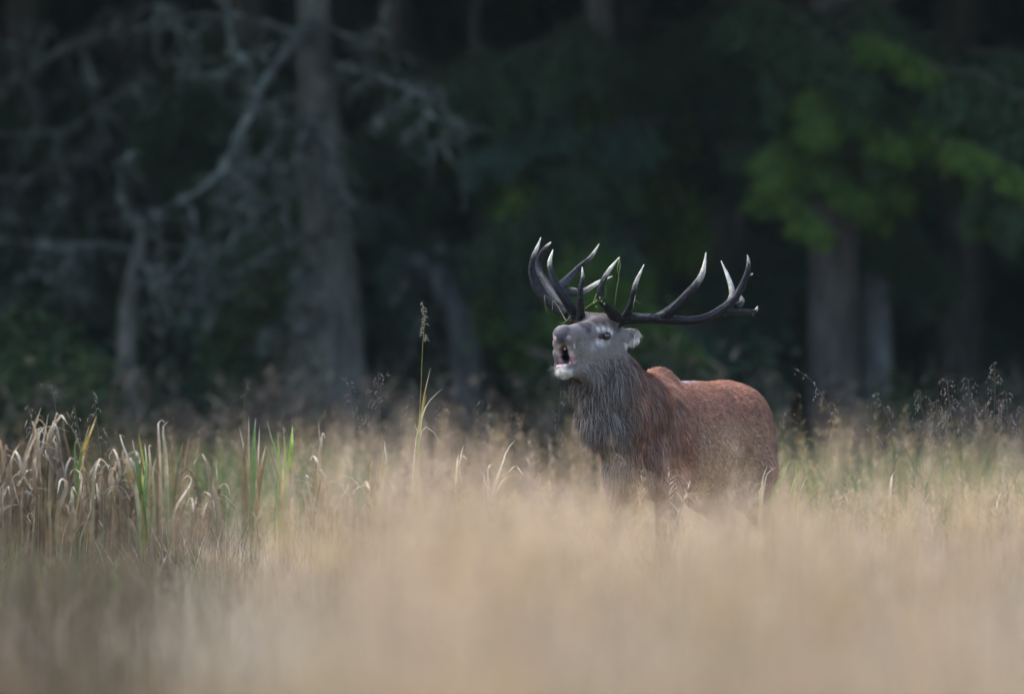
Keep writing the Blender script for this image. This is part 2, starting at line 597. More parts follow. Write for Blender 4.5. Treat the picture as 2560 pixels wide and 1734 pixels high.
# slim dead stems on the left of the old spruce
bare_tree('dead_sapling', 'slim pale broken stem left of the old grey spruce', 79, [(318, 980), (318, 850), (330, 720), (345, 640), (352, 585)],
          [.075, .07, .062, .055, .03], M_BARK_DEAD,
          [([(340, 650, 0), (420, 700, -.2), (470, 640, -.3), (480, 560, -.3)], .02, [[(420, 700, -.2), (400, 780, -.2)]]),
           ([(345, 620, 0), (240, 610, -.2), (150, 620, -.3), (90, 580, -.4)], .02, [[(200, 615, -.2), (130, 700, -.3)]]),
           ([(350, 600, 0), (300, 470, -.2), (330, 380, -.2)], .018, [])], 5, up=0)
t_, r_ = bare_tree('dead_spruce', 'shaggy dead spruce with drooping lichen boughs at the outer forest edge', 84, [(-330, 990), (-325, 700), (-318, 300), (-312, -40)],
          [.16, .15, .13, .12], M_BARK, [], 6, up=8)
f84 = lambda x, y, d=0.0: P(x, y, d, 84)
for i, (m, r, sb) in enumerate([
        ([(-315, 200, 0), (-150, 330, -.4), (30, 210, -.9), (160, 120, -1.2), (300, 55, -1.4), (430, -20, -1.5)], .05,
         [[(30, 210, -.9), (110, 90, -1.0), (60, 55, -1.1)], [(160, 120, -1.2), (270, 90, -1.3), (390, 60, -1.3), (450, 30, -1.3)], [(60, 190, -1), (90, 290, -1.1), (60, 400, -1.1)], [(200, 110, -1.2), (240, 230, -1.3), (250, 330, -1.3)], [(100, 160, -1), (20, 110, -1.1), (-40, 120, -1.1)]]),
        ([(-320, 420, 0), (-120, 440, -.4), (60, 450, -.8), (150, 390, -1.0), (210, 400, -1.1)], .035, [[(60, 450, -.8), (20, 530, -.9), (-30, 560, -.9)], [(150, 390, -1), (160, 500, -1.1), (120, 560, -1.1)]]),
        ([(-322, 560, 0), (-80, 590, -.4), (120, 610, -.9), (190, 600, -1.0), (240, 640, -1.1)], .032, [[(120, 610, -.9), (60, 690, -1), (20, 760, -1)], [(190, 600, -1), (200, 700, -1), (180, 740, -1)]]),
        ([(-316, 300, 0), (-60, 330, -.5), (150, 330, -.9), (260, 260, -1.1), (330, 230, -1.2), (400, 290, -1.2)], .035, [[(260, 260, -1.1), (250, 370, -1.1)], [(150, 330, -.9), (130, 430, -.9)], [(330, 230, -1.2), (370, 180, -1.2)]])]):
    dead_branch(t_, r_, f84, m, r, sb, 300 + i, 22)
bare_tree('broken_snag', 'pale broken snag leaning left beside the old grey spruce', 82, [(1190, 990), (1168, 880), (1135, 770), (1085, 680), (1030, 645)],
          [.13, .125, .115, .10, .05], M_BARK_PALE, [([(1085, 690, 0), (1020, 700, -.2), (990, 760, -.3)], .03, [[(1040, 690, -.1), (1010, 640, -.2)]]),
           ([(1120, 750, 0), (1060, 790, -.3), (1030, 880, -.4)], .022, [[(1060, 790, -.3), (1090, 860, -.3)]]),
           ([(1060, 665, 0), (1100, 620, -.2), (1150, 640, -.3), (1165, 720, -.3)], .022, [])], 9, up=0)
bare_tree('birch_stem', 'thin upright pale birch trunk right of the leaning broken snag', 84, [(1215, 990), (1207, 860), (1190, 700), (1195, 540), (1180, 350), (1185, 150)],
          [.075, .07, .06, .05, .04, .035], M_BARK, [], 10, up=7)

# living spruces on the right, hung with green boughs
def spruce(label, D, px, r, boughs, seed, crown=0, mat=M_BARK, lean=0.0, name='spruce_tree'):
    root = P(px, 930, 0, D)
    root[2] = 0
    t = empty(name, root, label, 'tree', 'forest trees')
    pts = [(0, 0, -.1), (lean * .5, 0, 1), (lean * 1.2, 0, 3), (lean * 2, 0, 6), (lean * 2.4, 0, 12), (lean * 2.4, 0, 19)]
    obj('trunk', trunk_mesh('spruce_trunk', pts, [r, r * .95, r * .88, r * .75, r * .5, .04], mat, seed, 1.5, 14, 40), t)
    obj('crown', CROWNS[crown], t).rotation_euler = (0, 0, seed)
    for (bx, by, dd, kind, az, sc) in boughs:
        # the bough's tip region hangs at (bx, by): set its root back towards the trunk
        p = P(bx, by, dd, D) - root
        o = obj('bough', BOUGHS[kind], t)
        L = (1.5, 1.7, 1.4)[kind] * sc
        a = math.radians(az)
        o.location = (p[0] - math.cos(a) * L * .55, p[1] - math.sin(a) * L * .55, p[2] + .06 * L)
        o.rotation_euler = (0, math.radians(random.uniform(0, 22)), a)
        o.scale = (sc, sc, sc)
    return t


def auto_boughs(px0, px1, py0, py1, n, kind, seed, dd=(-1.6, -.4), sc=(.6, 1.0)):
    r_ = random.Random(seed)
    return [(r_.uniform(px0, px1), r_.uniform(py0, py1), r_.uniform(*dd), kind if r_.random() < .65 else 1,
             r_.uniform(200, 340), r_.uniform(*sc)) for _ in range(n)]


spruce('tall spruce with bright green boughs above and right of the antlers', 81, 2085, .2,
       auto_boughs(2000, 2270, 100, 330, 9, 0, 1, sc=(.4, .75)) + auto_boughs(1890, 1990, 330, 470, 4, 0, 2, sc=(.35, .6)) + auto_boughs(2060, 2240, 320, 440, 4, 0, 3, sc=(.4, .65)) +
       auto_boughs(1980, 2200, 0, 160, 6, 1, 4), 1)
spruce('slender spruce with a bare grey lower trunk beside the bright green one', 83, 2192, .115, auto_boughs(2120, 2300, 380, 560, 4, 1, 5), 2, 1, M_BARK_PALE)
spruce('dark spruce trunk with green boughs behind the antler tips', 84, 1815, .15,
       auto_boughs(1560, 1880, 0, 260, 16, 1, 6) + auto_boughs(1600, 1760, 200, 420, 6, 0, 7) + auto_boughs(1650, 1900, 560, 700, 4, 2, 8), 3, 1)
spruce('spruce with hazy blue green lower boughs behind the bellowing stag', 82, 1500, .14,
       auto_boughs(1240, 1500, 300, 620, 15, 2, 9) + auto_boughs(1260, 1420, 240, 330, 3, 0, 10) + auto_boughs(1420, 1640, 560, 760, 9, 0, 11) + auto_boughs(1200, 1500, 60, 260, 8, 1, 12) +
       auto_boughs(1560, 1800, 760, 930, 7, 2, 13), 4, 0)
spruce('spruce whose green boughs reach in at the edge of the forest clearing', 80, 2650, .2,
       auto_boughs(2460, 2620, 320, 480, 6, 0, 14, sc=(.4, .7)) + auto_boughs(2440, 2620, 150, 330, 4, 1, 15), 5, 0)
spruce('dark spruce standing deep between the bright green spruce and the clearing edge', 88, 2390, .2, auto_boughs(2330, 2500, 60, 300, 6, 1, 16), 6, 1)
spruce('dark mossy spruce left of the old grey spruce', 85, 620, .17,
       auto_boughs(600, 760, 560, 760, 6, 2, 17) + auto_boughs(420, 700, 60, 330, 8, 1, 18), 7, 0)
spruce('spruce with low dark boughs between the old spruce and the birches', 85, 985, .13,
       auto_boughs(900, 1180, 400, 700, 14, 2, 19) + auto_boughs(900, 1150, 60, 300, 6, 1, 20), 8, 1)
spruce('shaded spruce behind the slim dead stems', 87, 60, .18, auto_boughs(-60, 300, 150, 700, 14, 1, 21), 9, 0)

# further trunks in the gloom, alike
proto_pts = [(0, 0, -.1), (.02, 0, 1), (.05, .02, 3), (.05, 0, 7), (.05, 0, 13), (0, 0, 19)]
TR = [trunk_mesh('deep_trunk_a', proto_pts, [.17, .16, .15, .12, .08, .03], M_BARK, 41, 1.5, 10, 24),
      trunk_mesh('deep_trunk_b', proto_pts, [.12, .115, .105, .09, .06, .03], M_BARK, 42, 1.5, 10, 24)]
r_ = random.Random(5)
deep = []
for row, D in enumerate((89.5, 94, 99, 105)):
    half = .046 * D + 1.5
    x = -half + r_.uniform(0, 1)
    while x < half:
        deep.append((x, D + r_.uniform(-1.8, 1.8), r_.random()))
        x += r_.uniform(1.0, 1.9)
for i, (x, y, k) in enumerate(deep):
    t = empty('spruce_tree', (x, y, 0), 'spruce standing in the gloom deep inside the forest', 'tree', 'spruces deep in the forest')
    obj('trunk', TR[int(k * 2)], t)
    c = obj('crown', CROWNS[i % 2], t)
    c.rotation_euler = (0, 0, k * 6)
    for q in range(4):
        o = obj('bough', BOUGHS[1 + (q + i) % 2], t, (0, 0, r_.uniform(1.6, 4.6)))
        o.rotation_euler = (0, math.radians(10), r_.uniform(3.4, 6.0))


def build_wood():
    """The wood behind and to the sides, as one mass: foliage in depth, closing over the forest."""
    b = Bag()
    r_ = np.random.default_rng(77)
    n = 52000
    p = np.stack([r_.uniform(-34, 34, n), r_.uniform(108, 132, n), r_.uniform(0, 17, n)], -1)
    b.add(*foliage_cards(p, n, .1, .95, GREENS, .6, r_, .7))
    n = 42000
    p = np.stack([r_.uniform(-34, 34, n), r_.uniform(77, 112, n), r_.uniform(6.0, 16, n)], -1)
    b.add(*foliage_cards(p, n, .1, 1.0, GREENS, .5, r_, .7))
    for s in (-1, 1):
        n = 16000
        p = np.stack([s * r_.uniform(9, 30, n), r_.uniform(80, 112, n), r_.uniform(.5, 15, n)], -1)
        b.add(*foliage_cards(p, n, .1, .95, GREENS, .6, r_, .7))
    o = obj('distant_wood', b.mesh('distant_wood', M_FOLIAGE, smooth=False))
    tag(o, 'dark spruce wood closing off the forest behind', 'wood', kind='stuff')


build_wood()


def shrub(px, D, w, h, n, cols, label, seed):
    r_ = np.random.default_rng(seed)
    root = P(px, 930, 0, D)
    root[2] = 0
    t = empty('shrub', root, label, 'shrub', 'shrubs along the forest foot')
    stems = Bag()
    leaves = Bag()
    for k in range(9):
        a = r_.uniform(0, 6.28)
        e = np.array([math.cos(a) * w * r_.uniform(.3, 1), math.sin(a) * w * .7, h * r_.uniform(.6, 1.05)])
        V, F, T = tube([(0, 0, -.03), e * (.35, .35, .55), e], [.018, .012, .005], 8, 5, .1, k)
        stems.add(V, F, T, (.1, .08, .06))
        c = catmull([(0, 0, -.03), e * (.35, .35, .55), e], 12)
        for q in c[3:]:
            leaves.add(*foliage_cards(q, n // 40, .13, .07, cols, .3, r_, .5))
    obj('stem', stems.mesh('shrub_stem', M_FOLIAGE), t)
    obj('foliage', leaves.mesh('shrub_leaves', M_FOLIAGE, smooth=False), t)


YG = [(.035, .065, .018), (.055, .08, .02), (.025, .05, .018)]
DG = [(.022, .045, .022), (.030, .055, .024), (.018, .038, .02)]
shrub(190, 78, .55, 1.55, 2600, YG, 'yellow green shrub at the forest foot by the thin dark dead stem', 1)
shrub(20, 78.5, .6, 1.35, 2400, DG, 'dull green shrub at the outer end of the row beneath the dead stems', 2)
shrub(440, 79.5, .5, 1.2, 2200, DG, 'low green shrub between the pale leaning stem and the old spruce', 3)
shrub(640, 81.5, .35, 2.3, 2400, YG, 'tall narrow green bush against the mossy spruce', 4)
shrub(1040, 80, .45, 1.1, 2000, [(.085, .08, .055), (.06, .068, .036)], 'straw coloured bush in front of the leaning birch', 5)
shrub(1500, 80, .55, 1.5, 2600, YG, 'green bush behind the stag antlers and head', 6)
shrub(1760, 80, .6, 1.2, 2400, DG, 'dull green bush behind the back of the stag', 7)
shrub(2290, 79, .35, .95, 2200, YG, 'small green bush at the foot of the slender spruce', 8)


def build_bracken():
    """withered stems standing thick along the forest foot"""
    r_ = np.random.default_rng(91)
    b = Bag()
    n = 2600
    x = r_.uniform(-5.2, 5.2, n)
    y = r_.uniform(76.2, 79.5, n)
    px = x / y * FPX + 1280
    k = r_.random(n) < np.clip(.25 + .75 * np.exp(-((px - 850) / 420) ** 2) + .3 * np.exp(-((px - 2350) / 250) ** 2), 0, 1)
    x, y = x[k], y[k]
    n = len(x)
    h = r_.uniform(.75, 1.45, n) * (.7 + .5 * vnoise(x + 30, y + 30, .8, 92))
    c = np.array([[.14, .11, .095], [.10, .08, .07], [.17, .14, .10], [.12, .12, .08]])[r_.integers(0, 4, n)] * r_.uniform(.7, 1.3, (n, 1))
    base = np.stack([x, y, np.full(n, -.03)], -1)
    ld = r_.uniform(0, 6.28, n)
    le = np.abs(r_.normal(.25, .2, n))
    b.add(*ribbons(base, h, ld, le, np.full(n, .009), r_.normal(0, .6, n), c * .8, c, 4, 2., .3))
    Ld = np.stack([np.cos(ld), np.sin(ld), np.zeros(n)], -1)
    for i in range(9):
        t = r_.uniform(.35, 1, n)
        p = base + Ld * (h * le * t ** 2)[:, None]
        p[:, 2] += h * (t - .3 * le * t ** 3)
        b.add(*ribbons(p, r_.uniform(.06, .22, n), r_.uniform(0, 6.28, n), r_.uniform(.6, 1.8, n), r_.uniform(.008, .022, n), r_.normal(0, .8, n), c, c * 1.1, 2, 1.2, .6))
    tag(obj('bracken', b.mesh('bracken', M_GRASS)), 'withered brown bracken and dead stems along the forest foot', 'bracken', kind='stuff')


build_bracken()

# ------------------------------------------------------------------ the stag
TH = math.radians(60)
CT, ST = math.cos(TH), math.sin(TH)
ROOT = np.array([0.73, 57.45, 0.0])
FWD = np.array([-CT, -ST, 0.0])
LEFT = np.array([ST, -CT, 0.0])
UP = np.array([0.0, 0.0, 1.0])


def L(u, v, z):
    """u forward from the withers, v to the stag's left, z up."""
    return ROOT + FWD * u + LEFT * v + UP * z


def C1(x, y, d=0.0):
    """points read in a 3.149x enlargement of the antlers"""
    return P(1280 + x / 3.149, 560 + y / 3.149, d)


def C2(x, y, d=0.0):
    """points read in a 6.297x enlargement of the face"""
    return P(1340 + x / 6.297, 760 + y / 6.297, d)


class Field:
    """Signed distance grid in which the body is grown as one continuous surface."""
    def __init__(self, lo, hi, h):
        self.lo = np.asarray(lo, float)
        self.h = h
        self.n = np.ceil((np.asarray(hi) - self.lo) / h).astype(int) + 1
        self.F = np.full(self.n, 0.5, dtype=np.float32)

    def box(self, a, b):
        i0 = np.clip(np.floor((a - self.lo) / self.h).astype(int), 0, self.n - 1)
        i1 = np.clip(np.ceil((b - self.lo) / self.h).astype(int) + 1, 1, self.n)
        ax = [(self.lo[k] + self.h * np.arange(i0[k], i1[k])).astype(np.float32) for k in range(3)]
        X, Y, Z = np.meshgrid(*ax, indexing='ij')
        return tuple(slice(i0[k], i1[k]) for k in range(3)), X, Y, Z

    def blend(self, sl, d, k, cut):
        A = self.F[sl]
        if cut:
            d = -d
            hh = np.clip(0.5 - 0.5 * (A - d) / k, 0, 1)
            self.F[sl] = A * (1 - hh) + d * hh + k * hh * (1 - hh)
        else:
            hh = np.clip(0.5 + 0.5 * (A - d) / k, 0, 1)
            self.F[sl] = A * (1 - hh) + d * hh - k * hh * (1 - hh)

    def cone(self, a, ra, b, rb, k=0.04, cut=False):
        a, b = np.asarray(a, float), np.asarray(b, float)
        m = max(ra, rb) + 0.06 + k
        sl, X, Y, Z = self.box(np.minimum(a, b) - m, np.maximum(a, b) + m)
        ab = b - a
        t = np.clip(((X - a[0]) * ab[0] + (Y - a[1]) * ab[1] + (Z - a[2]) * ab[2]) / (ab @ ab + 1e-12), 0, 1)
        d = np.sqrt((X - a[0] - t * ab[0]) ** 2 + (Y - a[1] - t * ab[1]) ** 2 + (Z - a[2] - t * ab[2]) ** 2) - (ra + (rb - ra) * t)
        self.blend(sl, d, k, cut)

    def ell(self, c, axes, r, k=0.04, cut=False):
        c = np.asarray(c, float)
        A = np.asarray(axes, float)
        A = A / np.linalg.norm(A, axis=1)[:, None]
        m = max(r) + 0.06 + k
        sl, X, Y, Z = self.box(c - m, c + m)
        q = [((X - c[0]) * A[i, 0] + (Y - c[1]) * A[i, 1] + (Z - c[2]) * A[i, 2]) for i in range(3)]
        k0 = np.sqrt(sum((q[i] / r[i]) ** 2 for i in range(3)))
        k1 = np.sqrt(sum((q[i] / r[i] ** 2) ** 2 for i in range(3))) + 1e-6
        self.blend(sl, k0 * (k0 - 1) / k1, k, cut)

    def nets(self):
        F, n = self.F, self.n
        S = F < 0
        c = [S[i:n[0] - 1 + i, j:n[1] - 1 + j, l:n[2] - 1 + l] for i in (0, 1) for j in (0, 1) for l in (0, 1)]
        allc = c[0].copy(); anyc = c[0].copy()
        for x in c[1:]:
            allc &= x
            anyc |= x
        idx = np.argwhere(anyc & ~allc)
        off = np.array([(i, j, l) for i in (0, 1) for j in (0, 1) for l in (0, 1)])
        val = np.stack([F[tuple((idx + o).T)] for o in off], 1)
        acc = np.zeros((len(idx), 3)); cnt = np.zeros(len(idx))
        for a in range(8):
            for b in range(a + 1, 8):
                if np.abs(off[a] - off[b]).sum() != 1: continue
                x = (val[:, a] < 0) != (val[:, b] < 0)
                t = val[x, a] / (val[x, a] - val[x, b])
                acc[x] += off[a] + t[:, None] * (off[b] - off[a])
                cnt[x] += 1
        V = self.lo + self.h * (idx + acc / cnt[:, None])
        vid = np.full(n - 1, -1, dtype=np.int64)
        vid[tuple(idx.T)] = np.arange(len(idx))
        Q = []
        for ax in range(3):
            s0 = [slice(None)] * 3; s1 = [slice(None)] * 3
            s0[ax] = slice(0, -1); s1[ax] = slice(1, None)
            A, B = S[tuple(s0)], S[tuple(s1)]
            e = np.argwhere(A != B)
            o1, o2 = [(1, 2), (2, 0), (0, 1)][ax]
            ok = (e[:, o1] > 0) & (e[:, o2] > 0) & (e[:, o1] < n[o1] - 1) & (e[:, o2] < n[o2] - 1)
            e = e[ok]
            q = []
            for d1, d2 in ((-1, -1), (0, -1), (0, 0), (-1, 0)):
                f = e.copy()
                f[:, o1] += d1
                f[:, o2] += d2
                q.append(vid[tuple(f.T)])
            q = np.stack(q, 1)
            inside_first = A[tuple(e.T)]
            q[~inside_first] = q[~inside_first][:, ::-1]
            Q.append(q)
        Q = np.concatenate(Q)
        return V, Q[(Q >= 0).all(1)]


def grow_stag():
    f = Field((0.10, 56.5, -0.02), (1.45, 58.72, 1.56), 0.0056)
    AX = [FWD, LEFT, UP]

    def axp(deg):
        a = math.radians(deg)
        return [FWD * math.cos(a) + UP * math.sin(a), LEFT, UP * math.cos(a) - FWD * math.sin(a)]
    # trunk
    f.ell(L(0.0, 0, .85), AX, (.34, .215, .29))
    f.ell(L(-.36, 0, .87), AX, (.42, .225, .272), .06)
    f.ell(L(-.71, 0, .935), AX, (.265, .20, .212), .06)
    f.ell(L(-.02, 0, 1.075), axp(-8), (.185, .082, .152), .04)
    f.cone(L(-.15, 0, 1.02), .13, L(-.72, 0, 1.03), .125, .05)
    for s in (-1, 1):
        f.ell(L(.06, s * .145, .86), axp(68), (.28, .10, .15), .04)
        f.ell(L(-.775, s * .11, .83), axp(78), (.29, .115, .20), .06)
        f.ell(L(-.17, s * .295, .86), axp(75), (.26, .07, .07), .05, True)
        f.ell(L(-.57, s * .30, .86), axp(100), (.22, .085, .09), .06, True)
        # forelegs
        f.cone(L(.10, s * .135, .66), .088, L(.12, s * .125, .43), .052, .04)
        f.cone(L(.12, s * .125, .43), .05, L(.13, s * .12, .36), .042, .02)
        f.cone(L(.13, s * .12, .36), .036, L(.12, s * .118, .15), .026, .02)
        f.cone(L(.12, s * .118, .13), .033, L(.16, s * .118, .05), .03, .015)
        f.cone(L(.165, s * .118, .045), .032, L(.185, s * .118, .012), .04, .01)
        # hind legs
        f.cone(L(-.765, s * .125, .70), .135, L(-.72, s * .135, .60), .105, .05)
        f.cone(L(-.74, s * .13, .60), .095, L(-.93, s * .115, .43), .05, .04)
        f.cone(L(-.95, s * .115, .43), .044, L(-.93, s * .115, .15), .03, .02)
        f.cone(L(-.93, s * .115, .14), .036, L(-.885, s * .115, .05), .032, .015)
        f.cone(L(-.88, s * .115, .045), .034, L(-.86, s * .115, .012), .041, .01)
    f.cone(L(-.94, 0, 1.02), .03, L(-.99, 0, .88), .028, .03)
    f.ell(L(.24, 0, .77), AX, (.14, .125, .17), .06)
    # neck and mane
    N = [(L(.08, 0, .99), .19), (P(1564, 1010, .18), .160), (P(1521, 940, .08), .127), (P(1508, 880, .03), .103)]
    for (a, ra), (b, rb) in zip(N[:-1], N[1:]):
        f.cone(a, ra, b, rb, .06)
    f.cone(P(1470, 955, -.02), .058, P(1492, 1035, .05), .078, .05)
    f.cone(P(1492, 1035, .05), .078, L(.26, 0, .86), .115, .05)
    # skull, muzzle, jaw
    f.cone(P(1526, 842, .05), .078, P(1490, 832, -.06), .075, .03)
    f.cone(P(1490, 832, -.06), .073, P(1414, 836, -.27), .040, .03)
    f.ell(P(1407, 836, -.275), [(-.53, -.85, .05), (.85, -.53, 0), (0, 0.05, 1)], (.046, .050, .046), .02)
    f.cone(P(1512, 870, .02), .085, P(1478, 885, -.07), .07, .04)
    f.cone(P(1484, 868, -.06), .066, P(1440, 862, -.19), .048, .03)
    # upper lip on each side of the open mouth
    f.cone(P(1424, 852, -.28), .020, P(1432, 884, -.235), .019, .018)
    f.cone(P(1432, 884, -.235), .019, P(1432, 905, -.20), .016, .015)
    f.cone(P(1395, 854, -.255), .017, P(1392, 882, -.205), .015, .015)
    f.cone(P(1392, 882, -.205), .014, P(1397, 905, -.19), .012, .012)
    f.cone(P(1440, 866, -.185), .038, P(1446, 912, -.15), .038, .03)
    f.cone(P(1462, 880, -.12), .06, P(1470, 925, -.08), .055, .04)
    # far cheek, closing the mouth on the stag's right
    f.cone(P(1396, 856, -.24), .026, P(1452, 852, -.04), .04, .02)
    f.cone(P(1396, 882, -.195), .022, P(1458, 884, -.02), .035, .02)
    f.cone(P(1400, 906, -.18), .020, P(1462, 912, -.0), .035, .02)
    f.cone(P(1420, 872, -.085), .034, P(1460, 880, .0), .05, .02)
    f.cone(P(1424, 897, -.075), .034, P(1464, 900, .01), .05, .02)
    # lower jaw and chin
    f.cone(P(1488, 905, -.03), .07, P(1446, 922, -.13), .042, .03)
    f.cone(P(1446, 922, -.13), .04, P(1413, 928, -.215), .031, .02)
    f.ell(P(1410, 929, -.215), [(-.53, -.85, 0), (.85, -.53, 0), (0, 0, 1)], (.036, .047, .036), .015)
    f.cone(P(1394, 916, -.225), .0095, P(1424, 914, -.245), .0105, .008)
    # mouth hollow, narrow under the nose and wide over the lower lip
    f.cone(P(1404, 861, -.33), .0045, P(1405, 872, -.33), .009, .006, True)
    f.cone(P(1405, 867, -.32), .0065, P(1414, 872, -.14), .008, .006, True)
    f.cone(P(1408, 880, -.32), .0120, P(1417, 884, -.13), .012, .006, True)
    f.cone(P(1413, 894, -.30), .0165, P(1420, 894, -.12), .015, .006, True)
    # nostrils
    f.ell(P(1423, 841, -.318), [(.6, -.8, 0), (.8, .6, .35), (-.2, -.2, 1)], (.016, .016, .009), .008, True)
    f.ell(P(1386, 842, -.30), [(-.3, -.9, 0), (.9, -.3, 0), (0, 0, 1)], (.014, .008, .011), .006, True)
    # brow, eye hollow, poll, ears
    f.cone(P(1498, 823, -.105), .020, P(1524, 823, -.05), .022, .02)
    f.ell(P(1506, 841, -.125), [(.9, .42, .03), (-.42, .9, 0), (0, 0, 1)], (.034, .018, .013), .012, True)
    f.cone(P(1452, 797, -.0), .036, P(1532, 804, -.01), .036, .04)
    a = np.array([.90, .15, .22]); b = np.array([-.2, -.3, .95])
    f.ell(P(1570, 842, .03), [a, b, np.cross(a, b)], (.066, .042, .013), .02)
    f.ell(P(1568, 846, .005), [a, b, np.cross(a, b)], (.05, .026, .016), .012, True)
    f.cone(P(1540, 838, .02), .026, P(1556, 842, .03), .024, .02)
    rc = P(1500, 838, .16)
    a = np.array([.3, .8, .25]); b = np.array([.2, -.3, .95])
    f.ell(rc, [a, b, np.cross(a, b)], (.075, .036, .013), .02)
    return f.nets()


SV, SQ = grow_stag()
BODY_BVH = BVHTree.FromPolygons([tuple(x) for x in SV], [tuple(x) for x in SQ.tolist()])


def S(px, py):
    """the place on the stag's surface that the photograph shows at this point"""
    o = np.array([0, 0, CAM_H])
    d = P(px, py) - o
    h = BODY_BVH.ray_cast(Vector(o), Vector(d / np.linalg.norm(d)), 80)
    return np.array(h[0]) if h[0] is not None else P(px, py, -.1)


STAG = empty('stag', L(-.35, 0, 0), 'red deer stag with wide dark antlers bellowing in the tall dry grass', 'deer')
SO = np.array(STAG.location)

FACE_A, FACE_B = P(1520, 850, .04), P(1408, 850, -.28)


def sstep(x, a, b):
    t = np.clip((x - a) / (b - a), 0, 1)
    return t * t * (3 - 2 * t)


def near(V, p, r):
    return np.exp(-(np.linalg.norm((V - p), axis=1) / r) ** 2)


def local(V):
    q = V - ROOT
    return q @ FWD, q @ LEFT, q[:, 2]


def face_weight(V):
    ab = FACE_B - FACE_A
    t = np.clip(((V - FACE_A) @ ab) / (ab @ ab), 0, 1)
    d = np.linalg.norm(V - FACE_A - t[:, None] * ab, axis=1)
    w = 1 - sstep(d, .105, .135)
    chin = near(V, P(1425, 922, -.19), .085)
    return np.clip(np.maximum(w, chin * 1.3), 0, 1)


def coat_colour(V):
    u, v, z = local(V)
    C = np.zeros((len(V), 3)) + (0.255, 0.108, 0.062)              # red brown back
    def mix(w, c):
        nonlocal C
        C = C * (1 - w[:, None]) + np.asarray(c) * w[:, None]
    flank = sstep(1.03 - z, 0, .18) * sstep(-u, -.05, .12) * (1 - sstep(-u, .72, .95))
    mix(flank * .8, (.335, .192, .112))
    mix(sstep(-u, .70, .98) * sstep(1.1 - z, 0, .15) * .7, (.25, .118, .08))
    mix(sstep(-u, .08, .18) * (1 - sstep(-u, .22, .42)) * sstep(z, 1.125, 1.15) * (1 - sstep(np.abs(v), .02, .07)) * .7, (.36, .34, .35))      # pale line along the back: soft top light put into the coat colour
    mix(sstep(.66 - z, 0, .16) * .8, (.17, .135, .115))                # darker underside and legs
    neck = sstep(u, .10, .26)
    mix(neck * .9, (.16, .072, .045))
    # dark grey throat and front of the neck
    side = (V - P(1560, 1000, .1)) @ np.array([-.88, -.42, -.1])
    mix(neck * sstep(side, -.05, .085), (.082, .060, .051))
    fw = face_weight(V)
    mix(fw, (.195, .166, .156))
    def spots(pts, c, r, k=1.0, hard=1.4):
        w = np.zeros(len(V))
        for q in pts:
            w = np.maximum(w, near(V, S(*q), r))
        mix(np.clip(w * hard, 0, 1) * k, c)
    spots([(1470, 895), (1480, 915), (1455, 900)], (.25, .217, .205), .04, .6)
    spots([(1456, 813), (1469, 822), (1450, 808), (1469, 810), (1488, 803), (1505, 803)], (.055, .049, .053), .021, 1, 1.7)
    spots([(1500, 797), (1520, 800), (1530, 808)], (.08, .062, .056), .022, .95, 1.6)
    spots([(1538, 818), (1545, 822)], (.06, .05, .05), .018, .9, 1.6)
    spots([(1495, 823), (1508, 821), (1521, 824), (1529, 831)], (.66, .61, .59), .0115, 1, 1.35)
    spots([(1494, 855), (1503, 857)], (.60, .56, .55), .016, 1, 1.2)
    spots([(1512, 858), (1520, 854), (1482, 869)], (.36, .33, .325), .018, .9, 1.1)
    spots([(1489, 841), (1498, 841)], (.20, .125, .12), .008, 1, 1.5)
    # muzzle
    spots([(1410, 927), (1396, 930), (1426, 932), (1412, 940)], (.36, .33, .30), .026, .8, 1.2)
    spots([(1408, 926), (1395, 928), (1422, 930), (1408, 938)], (.56, .515, .435), .015, 1, 1.3)
    spots([(1397, 866), (1394, 879), (1392, 872)], (.52, .475, .455), .013, 1, 1.4)
    spots([(1420, 867), (1428, 880), (1436, 862)], (.50, .46, .445), .012, 1, 1.3)
    spots([(1402, 824), (1395, 838), (1404, 850), (1415, 822), (1408, 836), (1388, 830)], (.062, .058, .070), .018, 1, 1.8)
    spots([(1432, 830), (1436, 845)], (.24, .21, .20), .010, .9)
    spots([(1421, 840), (1386, 842)], (.66, .42, .46), .009, 1, 1.8)
    spots([(1402, 899), (1400, 888), (1431, 897), (1434, 904), (1429, 888)], (.66, .36, .40), .010, 1, 1.6)
    spots([(1393, 914), (1401, 914), (1412, 912), (1424, 906)], (.72, .48, .52), .008, 1, 1.7)
    spots([(1432, 915)], (.10, .08, .085), .007, 1, 1.4)
    # inside the mouth: flesh, darkened inward by shade put into the colour
    ab = P(1418, 888, -.12) - P(1409, 882, -.27)
    t = np.clip(((V - P(1409, 882, -.27)) @ ab) / (ab @ ab), 0, 1)
    d = np.linalg.norm(V - P(1409, 882, -.27) - t[:, None] * ab, axis=1)
    inside = (1 - sstep(d, .024, .032)) * sstep(t, .25, .6)
    mix(inside, (.035, .02, .022))
    # ear: grey back, pale fringe
    spots([(1560, 838), (1575, 832), (1588, 830)], (.27, .255, .26), .022, 1)
    spots([(1598, 832), (1592, 842), (1584, 852), (1574, 860), (1564, 864)], (.70, .67, .62), .015, 1, 1.6)
    # hooves
    mix(1 - sstep(z, .05, .07), (.03, .028, .026))
    return C


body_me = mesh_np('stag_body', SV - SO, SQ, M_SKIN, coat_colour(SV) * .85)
obj('body', body_me, STAG)


def mesh_normals(V, Q):
    n = np.cross(V[Q[:, 2]] - V[Q[:, 0]], V[Q[:, 3]] - V[Q[:, 1]])
    return n


